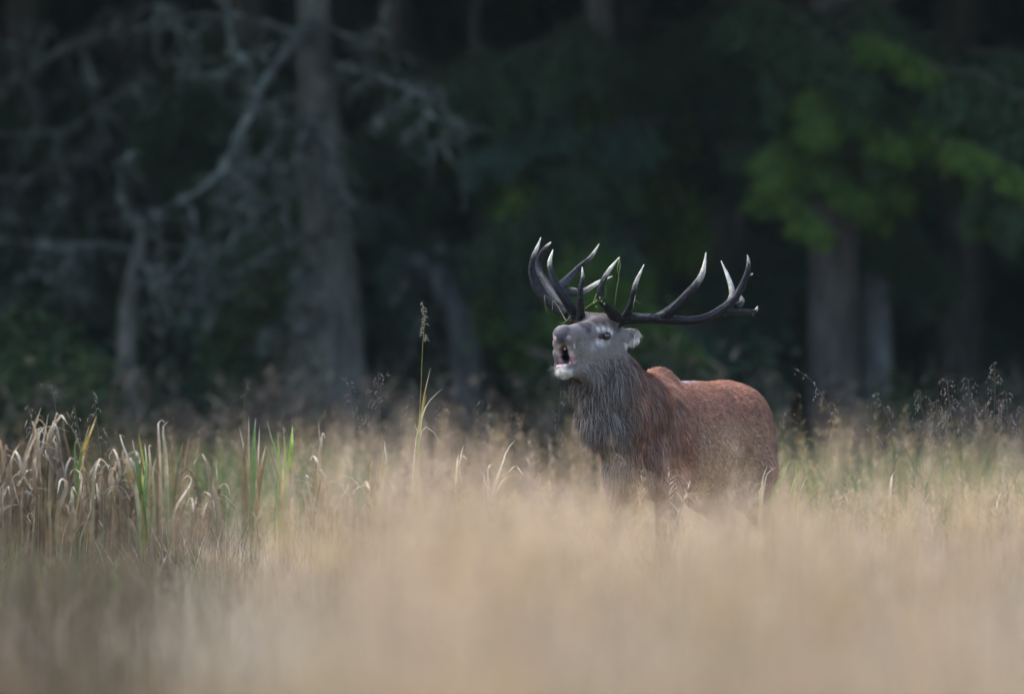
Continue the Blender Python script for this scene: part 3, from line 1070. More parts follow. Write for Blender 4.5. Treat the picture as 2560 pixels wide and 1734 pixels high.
def grow_hair():
    """Coat of tapered strands, each rooted on the body and lying with the lie of the fur."""
    r_ = np.random.default_rng(99)
    nq = mesh_normals(SV, SQ)
    area = np.linalg.norm(nq, axis=1) * .5
    nq /= np.linalg.norm(nq, axis=1)[:, None] + 1e-12
    ctr = SV[SQ].mean(1)
    u, v, z = local(ctr)
    fw = face_weight(ctr)
    neck = sstep(u, .08, .24) * (1 - fw)
    dens = 30000 * (1 + .5 * neck + 1.6 * fw)
    dens = dens * sstep(z, .30, .5)
    # bare skin: nose pad, lips, inside of the mouth, round the eye
    bare = np.zeros(len(ctr))
    for q, r in (((1402, 826), .02), ((1395, 840), .018), ((1406, 848), .018), ((1418, 830), .018), ((1421, 840), .012), ((1408, 838), .02), ((1388, 835), .016), ((1397, 870), .016), ((1400, 890), .016),
                 ((1412, 880), .018), ((1416, 896), .018), ((1430, 896), .014), ((1412, 912), .013), ((1400, 914), .013), ((1424, 906), .012), ((1426, 880), .011), ((1420, 868), .010),
                 ((1516, 839), .019), ((1500, 841), .013), ((1490, 841), .012)):
        bare = np.maximum(bare, np.clip(near(ctr, S(*q), r) * 1.8, 0, 1))
    bare = np.maximum(bare, np.clip(near(ctr, P(1415, 884, -.2), .040) * 1.8, 0, 1))
    dens *= (1 - bare)
    num = r_.poisson(dens * area)
    fi = np.repeat(np.arange(len(SQ)), num)
    N = len(fi)
    a, b = r_.random((2, N, 1))
    q = SV[SQ[fi]]
    p = (q[:, 0] * (1 - a) + q[:, 1] * a) * (1 - b) + (q[:, 3] * (1 - a) + q[:, 2] * a) * b
    n = nq[fi]
    u, v, z = local(p)
    fw = face_weight(p)
    neck = sstep(u, .06, .22) * (1 - fw)
    side = sstep((p - P(1560, 1000, .1)) @ np.array([-.88, -.42, -.1]), -.1, .1)
    body_dir = -FWD * .8 - UP * .55
    rump = sstep(-u, .6, .95)[:, None]
    d = body_dir * (1 - rump * .6) + (-UP) * rump * .6
    hump = (near(p, L(0, 0, 1.15), .14))[:, None]
    d = d * (1 - hump) + (-FWD * .9 - UP * .35) * hump
    sidewise = np.sign(v)[:, None] * LEFT * .15
    nd = -UP * 1.0 - FWD * .28 + sidewise
    d = d * (1 - neck[:, None]) + nd * neck[:, None]
    fd = -FWD * .75 - UP * .55
    d = d * (1 - fw[:, None]) + fd * fw[:, None]
    # clumped wander
    k = r_.normal(size=(N, 3)) * (.14 + .04 * neck[:, None])
    cl = np.stack([vnoise(p[:, 0] * 3 + p[:, 2] * 40, p[:, 1] * 40 + p[:, 2] * 9, 1.1, s) - .5 for s in (1, 2, 3)], -1)
    d = d + k + cl * (.45 + .25 * neck[:, None])
    d = d - n * np.sum(d * n, 1)[:, None]
    d /= np.linalg.norm(d, axis=1)[:, None] + 1e-9
    Ln = .026 + .050 * neck + .03 * neck * side
    Ln = Ln * (1 - fw) + .0105 * fw
    Ln = np.where(z < .62, np.minimum(Ln, .02), Ln)
    near_eye = np.clip(near(p, S(1512, 840), .032) * 1.4, 0, 1)
    Ln = Ln * (1 - .5 * near_eye)
    ear = sstep(p[:, 0], P(1556, 0)[0], P(1564, 0)[0]) * sstep(p[:, 2], P(0, 880)[2], P(0, 874)[2]) * sstep(-p[:, 1], -57.12, -57.09)
    Ln = np.where(ear > .5, .022, Ln)
    cheek = near(p, P(1458, 960, -.06), .06)
    Ln = np.maximum(Ln, cheek * .055)
    crown = sstep(p[:, 2], P(0, 850)[2], P(0, 825)[2]) * (ear < .5)
    Ln = Ln * (1 - crown) + .010 * crown
    chin = np.clip(near(p, P(1408, 928, -.22), .045) * 1.5, 0, 1)
    Ln = Ln * (1 - chin) + .009 * chin
    Ln = Ln * r_.uniform(.6, 1.35, N)
    lift = .22 + .12 * neck + .25 * hump[:, 0]
    lift = lift * r_.uniform(.4, 1.5, N)
    w = (.0023 + .0006 * neck - .0010 * fw) * r_.uniform(.7, 1.4, N)
    s = np.cross(d, n)
    L_ = Ln[:, None]
    li = lift[:, None]
    p0 = p - n * .002
    LOCK = []
    p1 = p + d * L_ * .5 + n * L_ * li * .5
    grav = -UP * (L_ * (.10 + .12 * neck[:, None]))
    p2 = p + d * L_ + n * L_ * li * .55 + grav
    # locks: neighbouring strands draw together towards their tips
    for cell, amt in ((.022, .45 * neck), (.013, .30 * (1 - fw) * (1 - neck))):
        key = np.floor(p / cell + 1000).astype(np.int64)
        key = key[:, 0] * 40000000 + key[:, 1] * 6000 + key[:, 2]
        _, inv, cnt = np.unique(key, return_inverse=True, return_counts=True)
        ctr_ = np.stack([np.bincount(inv, p[:, k]) / cnt for k in range(3)], -1)[inv]
        dv = (ctr_ - p)
        dv -= n * np.sum(dv * n, 1)[:, None]
        p1 = p1 + dv * (amt * .45)[:, None]
        p2 = p2 + dv * amt[:, None]
        lock = np.random.default_rng(int(cell * 1e5)).normal(0, 1, len(cnt))[inv]
        lockc = 1 + .28 * lock * (amt > .1)
        LOCK.append(np.clip(lockc, .5, 1.7))
    ww = w[:, None]
    V = np.stack([p0 - s * ww * .5, p0 + s * ww * .5, p1 - s * ww * .42, p1 + s * ww * .42, p2], 1)
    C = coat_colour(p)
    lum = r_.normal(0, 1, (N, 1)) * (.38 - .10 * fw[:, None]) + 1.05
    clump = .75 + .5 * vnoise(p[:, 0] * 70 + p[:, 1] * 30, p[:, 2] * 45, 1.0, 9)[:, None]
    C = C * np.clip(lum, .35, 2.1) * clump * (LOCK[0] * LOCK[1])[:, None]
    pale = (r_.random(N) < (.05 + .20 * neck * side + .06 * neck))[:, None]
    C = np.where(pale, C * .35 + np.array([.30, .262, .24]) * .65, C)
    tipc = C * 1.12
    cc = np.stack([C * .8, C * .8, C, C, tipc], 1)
    o = (np.arange(N) * 5)[:, None]
    F = np.concatenate([o, o + 1, o + 3, o + 2], 1)
    T = np.concatenate([o + 2, o + 3, o + 4], 1)
    is_mane = (neck > .35)
    out = []
    for name, m in (('coat', ~is_mane), ('mane', is_mane)):
        ids = np.nonzero(m)[0]
        M = len(ids)
        oo = (np.arange(M) * 5)[:, None]
        FF = np.concatenate([oo, oo + 1, oo + 3, oo + 2], 1)
        TT = np.concatenate([oo + 2, oo + 3, oo + 4], 1)
        me = mesh_np(name, V[ids].reshape(-1, 3) - SO, [FF, TT], M_HAIR, cc[ids].reshape(-1, 3))
        h = obj(name, me, STAG)
        h['kind'] = 'stuff'
    print('hair strands', N)


grow_hair()


def antler(name_pts, radii, tines, seed):
    """Beam with its tines as children; dark grooved bone, polished pale at the tips."""
    def one(name, pts, rad, pale, parent, n=34, sides=12, sd=0):
        pts = np.array(pts)
        rad = np.array(rad) * np.linspace(1.0, .80, len(rad))
        pale = pale * .82
        V, F, T = tube(pts - SO, rad, n, sides, 0, sd, groove=.085)
        t = np.concatenate([np.repeat(np.linspace(0, 1, n), sides), [0, 1]])
        r_ = np.random.default_rng(sd)
        # grooves along the bone
        w = sstep(t + r_.normal(0, .02, len(t)), 1 - pale * 1.5, 1 - pale * .15)[:, None] ** 1.5 if pale > 0 else np.zeros((len(t), 1))
        dark = np.array([.011, .010, .0135])
        wk = r_.normal(size=sides)
        tn = []
        for _ in range(n):
            wk = wk * .9 + r_.normal(size=sides) * .43
            tn.append(np.clip(1 + .55 * wk, .4, 2.6))
        tone = np.concatenate([np.concatenate(tn), [1, 1]])[:, None]
        C = dark * tone * (1 - w) + np.array([.66, .61, .51]) * w
        mid = np.exp(-((w - .35) / .25) ** 2) * .0
        return obj(name, mesh_np(name, V, [F, T], M_ANTLER, C + mid), parent)
    beam = one('antler', name_pts, radii, .10, STAG, 80, 20, seed)
    for i, (pts, rad, pale) in enumerate(tines):
        one('tine', pts, rad, pale, beam, 40, 18, seed * 10 + i)
    # coronet at the foot of the beam
    p0, p1 = np.array(name_pts[0]), np.array(name_pts[1])
    d = (p1 - p0) / np.linalg.norm(p1 - p0)
    V, F, T = tube([p0 + d * .012 - SO, p0 + d * .022 - SO, p0 + d * .034 - SO], [radii[0] * 1.05, radii[0] * 1.32, radii[0] * 1.08], 7, 16, .08, seed)
    obj('coronet', mesh_np('coronet', V, [F, T], M_ANTLER, np.tile((.022, .018, .018), (len(V), 1))), beam)
    return beam


# left antler, spreading beside the camera side
antler([C1(800, 800, .0), C1(830, 765, -.01), C1(900, 745, -.02), C1(1000, 742, -.03), C1(1120, 746, -.04), C1(1250, 755, -.03), C1(1400, 762, .0), C1(1520, 742, .03),
        C1(1640, 680, .06), C1(1740, 600, .08), C1(1810, 490, .09), C1(1850, 380, .09), C1(1862, 305, .08), C1(1854, 245, .07)],
       [.028, .030, .029, .028, .027, .027, .027, .028, .029, .025, .022, .018, .012, .0025],
       [([C1(830, 745, -.02), C1(790, 700, -.07), C1(745, 655, -.13), C1(708, 605, -.17), C1(695, 530, -.18), C1(722, 440, -.18), C1(775, 350, -.17), C1(845, 262, -.15)],
         [.030, .027, .024, .021, .019, .017, .012, .002], .28),
        ([C1(890, 745, -.02), C1(915, 690, -.05), C1(938, 620, -.08), C1(958, 530, -.10), C1(985, 440, -.10), C1(1040, 318, -.09)], [.027, .021, .0175, .0155, .0125, .002], .36),
        ([C1(1150, 748, -.03), C1(1220, 705, -.05), C1(1300, 635, -.08), C1(1380, 550, -.10), C1(1455, 465, -.11), C1(1505, 370, -.11), C1(1528, 222, -.10)],
         [.027, .026, .0235, .022, .020, .0155, .002], .36),
        ([C1(1660, 680, .07), C1(1720, 615, .10), C1(1735, 540, .13), C1(1705, 430, .15), C1(1645, 288, .16)], [.026, .022, .017, .0125, .002], .75),
        ([C1(1640, 690, .07), C1(1730, 680, .11), C1(1820, 690, .15), C1(1885, 692, .18), C1(1918, 680, .19), C1(1934, 646, .19)], [.026, .024, .020, .014, .012, .003], .22),
        ([C1(1760, 660, .12), C1(1810, 610, .15), C1(1790, 560, .16), C1(1772, 505, .16)], [.020, .014, .008, .002], .8),
        ([C1(1858, 400, .09), C1(1880, 398, .085), C1(1897, 388, .08)], [.014, .008, .002], .6)], 2)
# right antler, running away from the camera
antler([C1(520, 790, .02), C1(500, 745, .03), C1(440, 695, .10), C1(385, 630, .22), C1(330, 555, .34), C1(270, 465, .43), C1(222, 385, .48), C1(206, 310, .50), C1(232, 235, .49), C1(270, 182, .48), C1(308, 142, .47)],
       [.030, .030, .029, .029, .030, .026, .022, .019, .015, .011, .0025],
       [([C1(535, 770, .0), C1(543, 690, -.05), C1(537, 600, -.08), C1(540, 500, -.09), C1(556, 420, -.09), C1(553, 338, -.08)], [.028, .020, .017, .0145, .011, .002], .22),
        ([C1(505, 730, .0), C1(465, 660, -.03), C1(405, 570, -.05), C1(345, 470, -.05), C1(307, 375, -.04), C1(297, 300, -.03), C1(322, 202, -.01)], [.028, .025, .022, .020, .0165, .0135, .002], .27),
        ([C1(440, 720, .06), C1(340, 645, .09), C1(250, 570, .11), C1(186, 470, .12), C1(152, 365, .12), C1(165, 270, .12), C1(198, 190, .12), C1(228, 105, .12)],
         [.028, .026, .024, .0225, .0195, .0155, .011, .002], .27),
        ([C1(320, 550, .36), C1(395, 480, .46), C1(450, 425, .52), C1(520, 350, .56), C1(600, 280, .58), C1(645, 225, .58), C1(688, 153, .58)], [.026, .025, .022, .018, .0135, .010, .002], .33),
        ([C1(360, 520, .42), C1(420, 545, .50), C1(500, 548, .56), C1(590, 515, .60), C1(680, 460, .62), C1(790, 410, .64)], [.024, .021, .018, .0145, .011, .002], .55),
        ([C1(430, 530, .51), C1(470, 508, .53), C1(515, 512, .54)], [.012, .008, .002], .8)], 3)


def build_eye():
    o = np.array([0, 0, CAM_H])

    def hit(px, py):
        d = P(px, py) - o
        h = BODY_BVH.ray_cast(Vector(o), Vector(d / np.linalg.norm(d)), 80)
        return np.array(h[0]), np.array(h[1])
    h, n = hit(1516, 839)
    n = n + np.array([0, -.7, 0.1]); n /= np.linalg.norm(n)
    c = h + n * .005
    bpy_r = .0200
    # cornea
    k, m = 20, 14
    V = [(0, 0, 1)]
    for i in range(1, m):
        for j in range(k):
            a, b = math.pi * i / m, 2 * math.pi * j / k
            V.append((math.sin(a) * math.cos(b), math.sin(a) * math.sin(b), math.cos(a)))
    V.append((0, 0, -1))
    V = np.array(V) * bpy_r * (1.06, 1.0, .94) + c
    F = np.array([[1 + i * k + j, 1 + (i + 1) * k + j, 1 + (i + 1) * k + (j + 1) % k, 1 + i * k + (j + 1) % k] for i in range(m - 2) for j in range(k)])
    T = np.array([[0, 1 + j, 1 + (j + 1) % k] for j in range(k)] + [[len(V) - 1, len(V) - 1 - k + (j + 1) % k, len(V) - 1 - k + j] for j in range(k)])
    obj('eye', mesh_np('eye', V - SO, [F, T], M_EYE), STAG)
    # lids: a soft rim round the eye, drawn out to the front corner
    r = np.array([.9, .42, 0]); r = r - n * (r @ n); r /= np.linalg.norm(r)
    up = np.cross(r, n); up = up if up[2] > 0 else -up
    rim = []
    for a in np.linspace(0, 2 * math.pi, 17):
        x, y = math.cos(a), math.sin(a)
        sx = .0215 if x > 0 else .040
        yy = .0195 * y * (1 if x > 0 else (1 - .55 * x * x))
        rim.append(c + r * x * sx + up * yy + n * (.0115 - (.012 * x * x if x < 0 else .004 * x * x)))
    V, F, T = tube(np.array(rim) - SO, [.0032] * 17, 60, 8)
    obj('eyelid', mesh_np('eyelid', V, [F, T], M_SKIN, np.tile((.09, .065, .062), (len(V), 1))), STAG)
    # whiskers on the chin
    b = Bag()
    r_ = np.random.default_rng(4)
    for q in range(16):
        p = P(1389 + r_.uniform(0, 8), 915 + r_.uniform(-3, 25), -.21)
        d = np.array([-1, -.3, r_.uniform(-.5, .6)])
        Lw = r_.uniform(.02, .05)
        V, F, T = tube([p, p + d * Lw * .5, p + d * Lw + (0, 0, -.004)], [.0007, .0006, .0003], 5, 3)
        b.add(V, F, T, (.35, .36, .33))
    obj('whiskers', b.mesh('whiskers', M_HAIR, offset=SO), STAG)


build_eye()


def build_tangle():
    """Torn grass and a leafy sprig caught on the antlers while the stag thrashed the meadow."""
    g = [(.20, .22, .09), (.30, .27, .14), (.12, .2, .05)]

    def strand(name, label, runs, leaves=()):
        t = empty(name, runs[0][0], label, 'plant', 'torn plants on the antlers')
        o = np.array(t.location)
        for i, pts in enumerate(runs):
            V, F, T = tube(np.array(pts) - o, [.0022] + [.0018] * (len(pts) - 2) + [.001], 16, 5, .1, i)
            obj('stem', mesh_np('stem', V, [F, T], M_LEAF, np.tile(g[i % 3], (len(V), 1))), t)
        for p, s in leaves:
            a = random.uniform(0, 6.28)
            d = np.array([math.cos(a), -.3, math.sin(a)]) * s
            e = np.array([-math.sin(a), -.2, math.cos(a)]) * s * .4
            V = np.array([p, p + d * .5 + e, p + d, p + d * .5 - e, p + d * .5 + (0, -.003, 0)]) - o
            T = np.array([[0, 1, 4], [1, 2, 4], [2, 3, 4], [3, 0, 4]])
            obj('leaf', mesh_np('leaf', V, T, M_LEAF, np.tile((.2, .33, .05), (5, 1)), False), t)
    strand('grass_strand', 'wispy torn grass strand hanging from a brow tine tip',
           [[C1(848, 258, -.17), C1(842, 300, -.17), C1(828, 350, -.17), C1(842, 410, -.17), C1(826, 500, -.17), C1(815, 580, -.17), C1(808, 650, -.16)],
            [C1(846, 262, -.17), C1(852, 330, -.17), C1(838, 400, -.17)], [C1(850, 265, -.16), C1(835, 320, -.17), C1(850, 350, -.17)]])
    strand('leafy_sprig', 'green leafy sprig stuck at the base between the antlers',
           [[C1(575, 665, -.12), C1(610, 640, -.15), C1(640, 620, -.17), C1(690, 600, -.19)], [C1(640, 620, -.17), C1(660, 560, -.18), C1(675, 530, -.18)], [C1(690, 600, -.19), C1(740, 560, -.19), C1(730, 480, -.19)]],
           [(C1(655, 650, -.18), .012), (C1(640, 610, -.18), .014), (C1(665, 590, -.18), .012), (C1(660, 570, -.18), .009), (C1(735, 635, -.19), .016), (C1(700, 615, -.2), .013), (C1(690, 570, -.2), .012)])
    strand('grass_strand', 'dry grass blades draped over the foot of the rear antler',
           [[C1(255, 560, .08), C1(262, 640, .08), C1(278, 705, .08)], [C1(330, 600, .05), C1(370, 660, .04), C1(420, 750, .0), C1(440, 755, -.02)],
            [C1(470, 710, -.03), C1(440, 750, -.04), C1(400, 780, -.05), C1(360, 765, -.05)], [C1(322, 600, .06), C1(318, 680, .06)]])
    strand('grass_strand', 'short green grass blade caught on the second tine beside the brow tine',
           [[C1(965, 595, -.11), C1(985, 610, -.12), C1(1018, 635, -.12)], [C1(972, 560, -.11), C1(962, 610, -.12), C1(955, 660, -.11)]])
    strand('grass_strand', 'tiny dry blade hanging from the outermost crown point',
           [[C1(1890, 700, .17), C1(1900, 715, .17), C1(1910, 728, .17)], [C1(1888, 680, .17), C1(1896, 722, .17)]])


build_tangle()

# ------------------------------------------------------------------ meadow grass
STRAW = np.array([[.47, .385, .265], [.54, .445, .315], [.44, .345, .25], [.50, .40, .30], [.38, .30, .185]])
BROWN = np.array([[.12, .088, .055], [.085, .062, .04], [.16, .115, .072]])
GREEN = np.array([[.12, .17, .05], [.16, .20, .06], [.10, .15, .06]])


def scatter(n, y0, y1, margin=1.6, power=1.0, seed=0):
    r_ = np.random.default_rng(seed)
    y = np.sqrt(y0 ** 2 + (y1 ** 2 - y0 ** 2) * r_.random(n)) if power == 1 else y0 + (y1 - y0) * r_.random(n)
    hw = .045 * y + margin
    x = r_.uniform(-1, 1, n) * hw
    return x, y, r_


def lateral(x, y):
    """0 at the left edge of the view .. 1 at the right edge"""
    return (x / y * FPX + 1280) / 2560


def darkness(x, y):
    """brown share: old sedge, plus shade at the left edge put into the colour"""
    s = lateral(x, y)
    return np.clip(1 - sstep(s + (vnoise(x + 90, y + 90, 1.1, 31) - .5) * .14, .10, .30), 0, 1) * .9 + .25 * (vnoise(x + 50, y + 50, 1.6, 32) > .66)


def pick(r_, pal, n):
    return pal[r_.integers(0, len(pal), n)] * r_.uniform(.8, 1.2, (n, 1))


def build_blades(name, label, n, y0, y1, hmin, hmax, w, seed, margin=1.6):
    x, y, r_ = scatter(n, y0, y1, margin, 1, seed)
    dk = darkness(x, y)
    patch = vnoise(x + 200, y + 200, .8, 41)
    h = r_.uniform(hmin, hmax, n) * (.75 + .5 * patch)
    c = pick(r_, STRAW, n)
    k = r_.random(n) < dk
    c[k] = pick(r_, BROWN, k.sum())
    c *= np.where(y < 34, 1, 0)[:, None] * (np.array([1.0, .91, .78]) * (.70 + .3 * np.clip((y - 17) / 17, 0, 1))[:, None]) + np.where(y < 34, 0, 1)[:, None]  # near grass browner, with shade at the lower edge put into the colour
    g = r_.random(n) < (.10 + .25 * (vnoise(x + 300, y + 300, 1.3, 43) > .68)) * np.where(y < 46, .12, 1)
    c[g] = pick(r_, GREEN, g.sum())
    base = np.stack([x, y, np.full(n, -.03)], -1)
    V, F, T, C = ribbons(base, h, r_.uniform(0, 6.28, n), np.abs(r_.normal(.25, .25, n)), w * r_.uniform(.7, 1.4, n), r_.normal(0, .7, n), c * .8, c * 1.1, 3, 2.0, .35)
    o = obj(name, mesh_np(name, V, [F, T], M_GRASS, C))
    return tag(o, label, 'grass', kind='stuff')


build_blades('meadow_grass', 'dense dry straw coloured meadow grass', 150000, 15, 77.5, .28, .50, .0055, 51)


def build_panicles(name, label, n, y0, y1, hmin, hmax, seed, keep, w=.0022, head=.2, nb=12, tone=1.0):
    """Fine stalks with loose airy seed heads."""
    x, y, r_ = scatter(n, y0, y1, 1.4, 1, seed)
    k = r_.random(n) < keep(x, y)
    x, y = x[k], y[k]
    n = len(x)
    h = r_.uniform(hmin, hmax, n) * (.82 + .36 * vnoise(x + 10, y + 10, 1.2, seed))
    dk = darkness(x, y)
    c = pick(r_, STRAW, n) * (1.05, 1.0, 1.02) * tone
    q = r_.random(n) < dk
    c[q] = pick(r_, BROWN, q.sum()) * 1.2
    c = c * (.5 + .9 * vnoise(x + 400, y * .3 + 400, .34, seed + 5))[:, None]
    gp = (vnoise(x + 600, y * .35 + 600, .6, seed + 6) > .64)[:, None]
    c = np.where(gp, c * (1.02, .98, .72), c)
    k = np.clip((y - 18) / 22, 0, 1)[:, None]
    c = c * (np.array([.80, .72, .61]) * (1 - k) + np.array([1.03, 1.0, .95]) * k)  # nearer heads browner too, lower edge shade put into the colour
    ld = r_.uniform(0, 6.28, n)
    le = np.abs(r_.normal(.12, .1, n))
    base = np.stack([x, y, np.full(n, -.03)], -1)
    b = Bag()
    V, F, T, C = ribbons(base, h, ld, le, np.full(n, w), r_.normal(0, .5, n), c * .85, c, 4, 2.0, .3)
    b.add(V, F, T, C)
    Ld = np.stack([np.cos(ld), np.sin(ld), np.zeros(n)], -1)
    for i in range(nb):
        t = 1 - head * (i + r_.random(n)) / nb * r_.uniform(.8, 1.3, n)
        p = base + Ld * (h * le * t ** 2)[:, None]
        p[:, 2] += h * (t - .3 * le * t ** 3)
        ln = (.035 + .09 * (1 - t) / head) * r_.uniform(.5, 1.2, n)
        V, F, T, C = ribbons(p, ln * .8, r_.uniform(0, 6.28, n), r_.uniform(.5, 1.6, n), np.full(n, w * 1.1) * r_.uniform(.8, 2.2, n), r_.normal(0, .8, n), c * .9, c * 1.15, 2, 1.2, .6)
        b.add(V, F, T, C)
    o = obj(name, b.mesh(name, M_GRASS))
    print(name, n)
    return tag(o, label, 'grass', kind='stuff')


def keep_near(x, y):
    s = lateral(x, y)
    return np.clip(.06 + .94 * sstep(s, .20, .42), 0, 1) * (1 - .35 * sstep(s, .78, .95)) * np.clip(-.05 + 1.7 * vnoise(x + 20, y * .5 + 20, .7, 61), 0, 1)


def keep_mid(x, y):
    s = lateral(x, y)
    return np.clip(.35 + .65 * sstep(s, .25, .4), 0, 1) * np.clip(.2 + 1.2 * vnoise(x + 70, y + 20, 1.2, 62), 0, 1)


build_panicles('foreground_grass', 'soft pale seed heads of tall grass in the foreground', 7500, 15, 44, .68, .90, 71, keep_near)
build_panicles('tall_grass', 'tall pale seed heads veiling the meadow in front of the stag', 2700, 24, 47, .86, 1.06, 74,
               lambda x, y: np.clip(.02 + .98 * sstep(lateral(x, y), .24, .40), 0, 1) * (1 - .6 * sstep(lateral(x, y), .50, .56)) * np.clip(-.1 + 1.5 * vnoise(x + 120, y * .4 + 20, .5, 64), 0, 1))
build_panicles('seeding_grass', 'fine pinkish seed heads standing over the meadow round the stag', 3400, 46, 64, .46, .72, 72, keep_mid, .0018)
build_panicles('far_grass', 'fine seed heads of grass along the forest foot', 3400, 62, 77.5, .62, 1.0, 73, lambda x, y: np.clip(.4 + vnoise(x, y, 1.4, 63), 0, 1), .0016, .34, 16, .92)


# ------------------------------------------------------------------ single plants near the plane of focus
def leaf_mesh(name, pts, w, cb, ct, seed=0, n=10, tip_pale=0.0):
    """One sword leaf: a folded blade along a curve, thick enough to have two sides."""
    c = smooth_run(pts, n)
    tan = np.gradient(c, axis=0)
    tan /= np.linalg.norm(tan, axis=1)[:, None] + 1e-9
    r_ = np.random.default_rng(seed)
    a = r_.normal(0, .5)
    side = np.array([math.cos(a), math.sin(a), 0])
    t = np.linspace(0, 1, n)
    ww = 1.25 * w * np.clip(1 - (np.maximum(t - .62, 0) / .38) ** 2, .05, 1)
    fold = np.cross(tan, side)
    fold /= np.linalg.norm(fold, axis=1)[:, None] + 1e-9
    V = np.stack([c - side * ww[:, None] * .5, c + fold * ww[:, None] * .18, c + side * ww[:, None] * .5], 1).reshape(-1, 3)
    F = []
    for i in range(n - 1):
        for k in (0, 1):
            F.append((3 * i + k, 3 * i + k + 1, 3 * i + k + 4, 3 * i + k + 3))
    C = np.asarray(cb) * (1 - t)[:, None] + np.asarray(ct) * t[:, None]
    if tip_pale:
        k = sstep(t, 1 - tip_pale, 1)[:, None]
        C = C * (1 - k) + np.array([.62, .54, .42]) * k
    return mesh_np(name, V, np.array(F), M_LEAF, np.repeat(C, 3, 0))


GRN, YEL, ORG, DRY, BRN, BRI = (.11, .19, .05), (.38, .34, .06), (.40, .24, .06), (.38, .285, .175), (.19, .13, .075), (.23, .36, .05)


def plant(name, label, cat, group, px, d, leaves, seed):
    """leaves: (foot dx px, [(px,py)...], width m, foot colour, tip colour, pale tip)"""
    r_ = np.random.default_rng(seed)
    if px < 900:
        d = d + 2.0
    root = P(px, 930, d)
    root[2] = 0
    t = empty(name, root, label, cat, group)
    if name == 'sedge_plant' and len(leaves) >= 4:      # shorter leaves filling the fan
        for dx, run, w, cb, ct, pale in list(leaves)[:4]:
            q = r_.uniform(15, 60)
            sx = r_.normal(0, 9)
            leaves = leaves + [(dx + sx * .5, [(x + sx, y + q) for x, y in run[:3]], w * .9, cb, ct if r_.random() < .5 else BRN, 0)]
    for i, (dx, run, w, cb, ct, pale) in enumerate(leaves):
        foot = np.array([dx / 500, r_.normal(0, .03), -.03])
        pts = [foot] + [P(x, y, d + r_.normal(0, .04)) - root for x, y in run]
        obj('leaf', leaf_mesh('leaf', pts, w, cb, ct, seed * 50 + i, 22, pale), t)
    return t


SW = 'sedge plants in the meadow'
plant('sedge_plant', 'green sword leaved sedge with one yellow tipped leaf splayed out', 'sedge', SW, 350, -.4,
      [(0, [(347, 1250), (332, 1190), (308, 1140)], .020, GRN, ORG, 0), (4, [(352, 1230), (342, 1160), (331, 1098)], .020, GRN, GRN, .1), (8, [(356, 1230), (358, 1160), (346, 1082)], .020, GRN, YEL, 0),
       (-3, [(345, 1260), (330, 1180), (318, 1140), (303, 1085), (312, 1092)], .017, GRN, DRY, .3), (10, [(362, 1220), (366, 1160), (362, 1110)], .016, GRN, GRN, .1), (14, [(372, 1240), (376, 1160), (373, 1112), (380, 1116)], .014, GRN, DRY, .25)], 1)
plant('sedge_plant', 'two tall sedge leaves with white bent tops above the brown clump', 'sedge', SW, 405, .5,
      [(-4, [(400, 1200), (398, 1110), (398, 1052), (404, 1048), (412, 1056)], .018, BRN, DRY, .3), (8, [(416, 1190), (413, 1120), (409, 1062), (414, 1050), (420, 1052)], .022, GRN, DRY, .25),
       (14, [(440, 1210), (452, 1130), (458, 1105)], .014, GRN, BRN, 0), (20, [(455, 1200), (466, 1130), (474, 1088)], .014, BRN, (.35, .2, .12), 0), (-12, [(385, 1230), (383, 1170), (392, 1140)], .014, GRN, DRY, .2)], 2)
plant('sedge_plant', 'upright green sedge fan with one pale yellow leaf edge', 'sedge', SW, 632, .2,
      [(0, [(632, 1200), (634, 1120), (639, 1046)], .024, GRN, (.17, .29, .08), .06), (6, [(640, 1200), (646, 1130), (649, 1062)], .018, GRN, DRY, .5), (-6, [(622, 1200), (612, 1130), (598, 1066)], .016, GRN, DRY, .3),
       (10, [(648, 1190), (656, 1150), (664, 1115)], .018, ORG, ORG, .2), (-2, [(624, 1190), (622, 1110), (622, 1040)], .012, BRN, DRY, .2), (-12, [(610, 1230), (600, 1190), (580, 1165)], .016, BRN, BRN, 0)], 3)
plant('sedge_plant', 'bright lime green sedge leaves beside the drooping orange leaf', 'sedge', SW, 722, .1,
      [(0, [(722, 1200), (728, 1120), (731, 1063)], .022, (.2, .3, .05), BRI, 0), (-4, [(712, 1190), (712, 1120), (708, 1062)], .017, GRN, BRI, .05), (-12, [(688, 1120), (676, 1085), (668, 1050)], .012, GRN, BRI, .15),
       (-8, [(706, 1200), (708, 1160), (709, 1140)], .016, GRN, ORG, .1)], 4)
plant('sedge_plant', 'withered sedge with a broad drooping orange brown leaf', 'sedge', SW, 795, .2,
      [(0, [(795, 1180), (802, 1110), (806, 1085), (811, 1082), (812, 1096)], .018, GRN, DRY, .35), (4, [(800, 1200), (792, 1150), (782, 1138), (775, 1150)], .026, ORG, (.5, .34, .16), .3), (-10, [(770, 1210), (764, 1190), (775, 1196), (790, 1204)], .012, DRY, DRY, .3),
       (6, [(806, 1190), (798, 1080), (796, 1050)], .010, BRN, DRY, 0), (-24, [(722, 1205), (735, 1198), (752, 1200), (790, 1220)], .012, YEL, DRY, .3)], 5)
plant('sedge_plant', 'single green and orange leaf rising from the brown sedge clump', 'sedge', SW, 205, -.2,
      [(0, [(206, 1140), (222, 1090), (241, 1040)], .022, GRN, ORG, 0), (-6, [(200, 1150), (212, 1100), (224, 1062)], .014, GRN, GRN, .1), (6, [(190, 1180), (188, 1110), (196, 1080)], .014, BRN, GRN, 0)], 6)


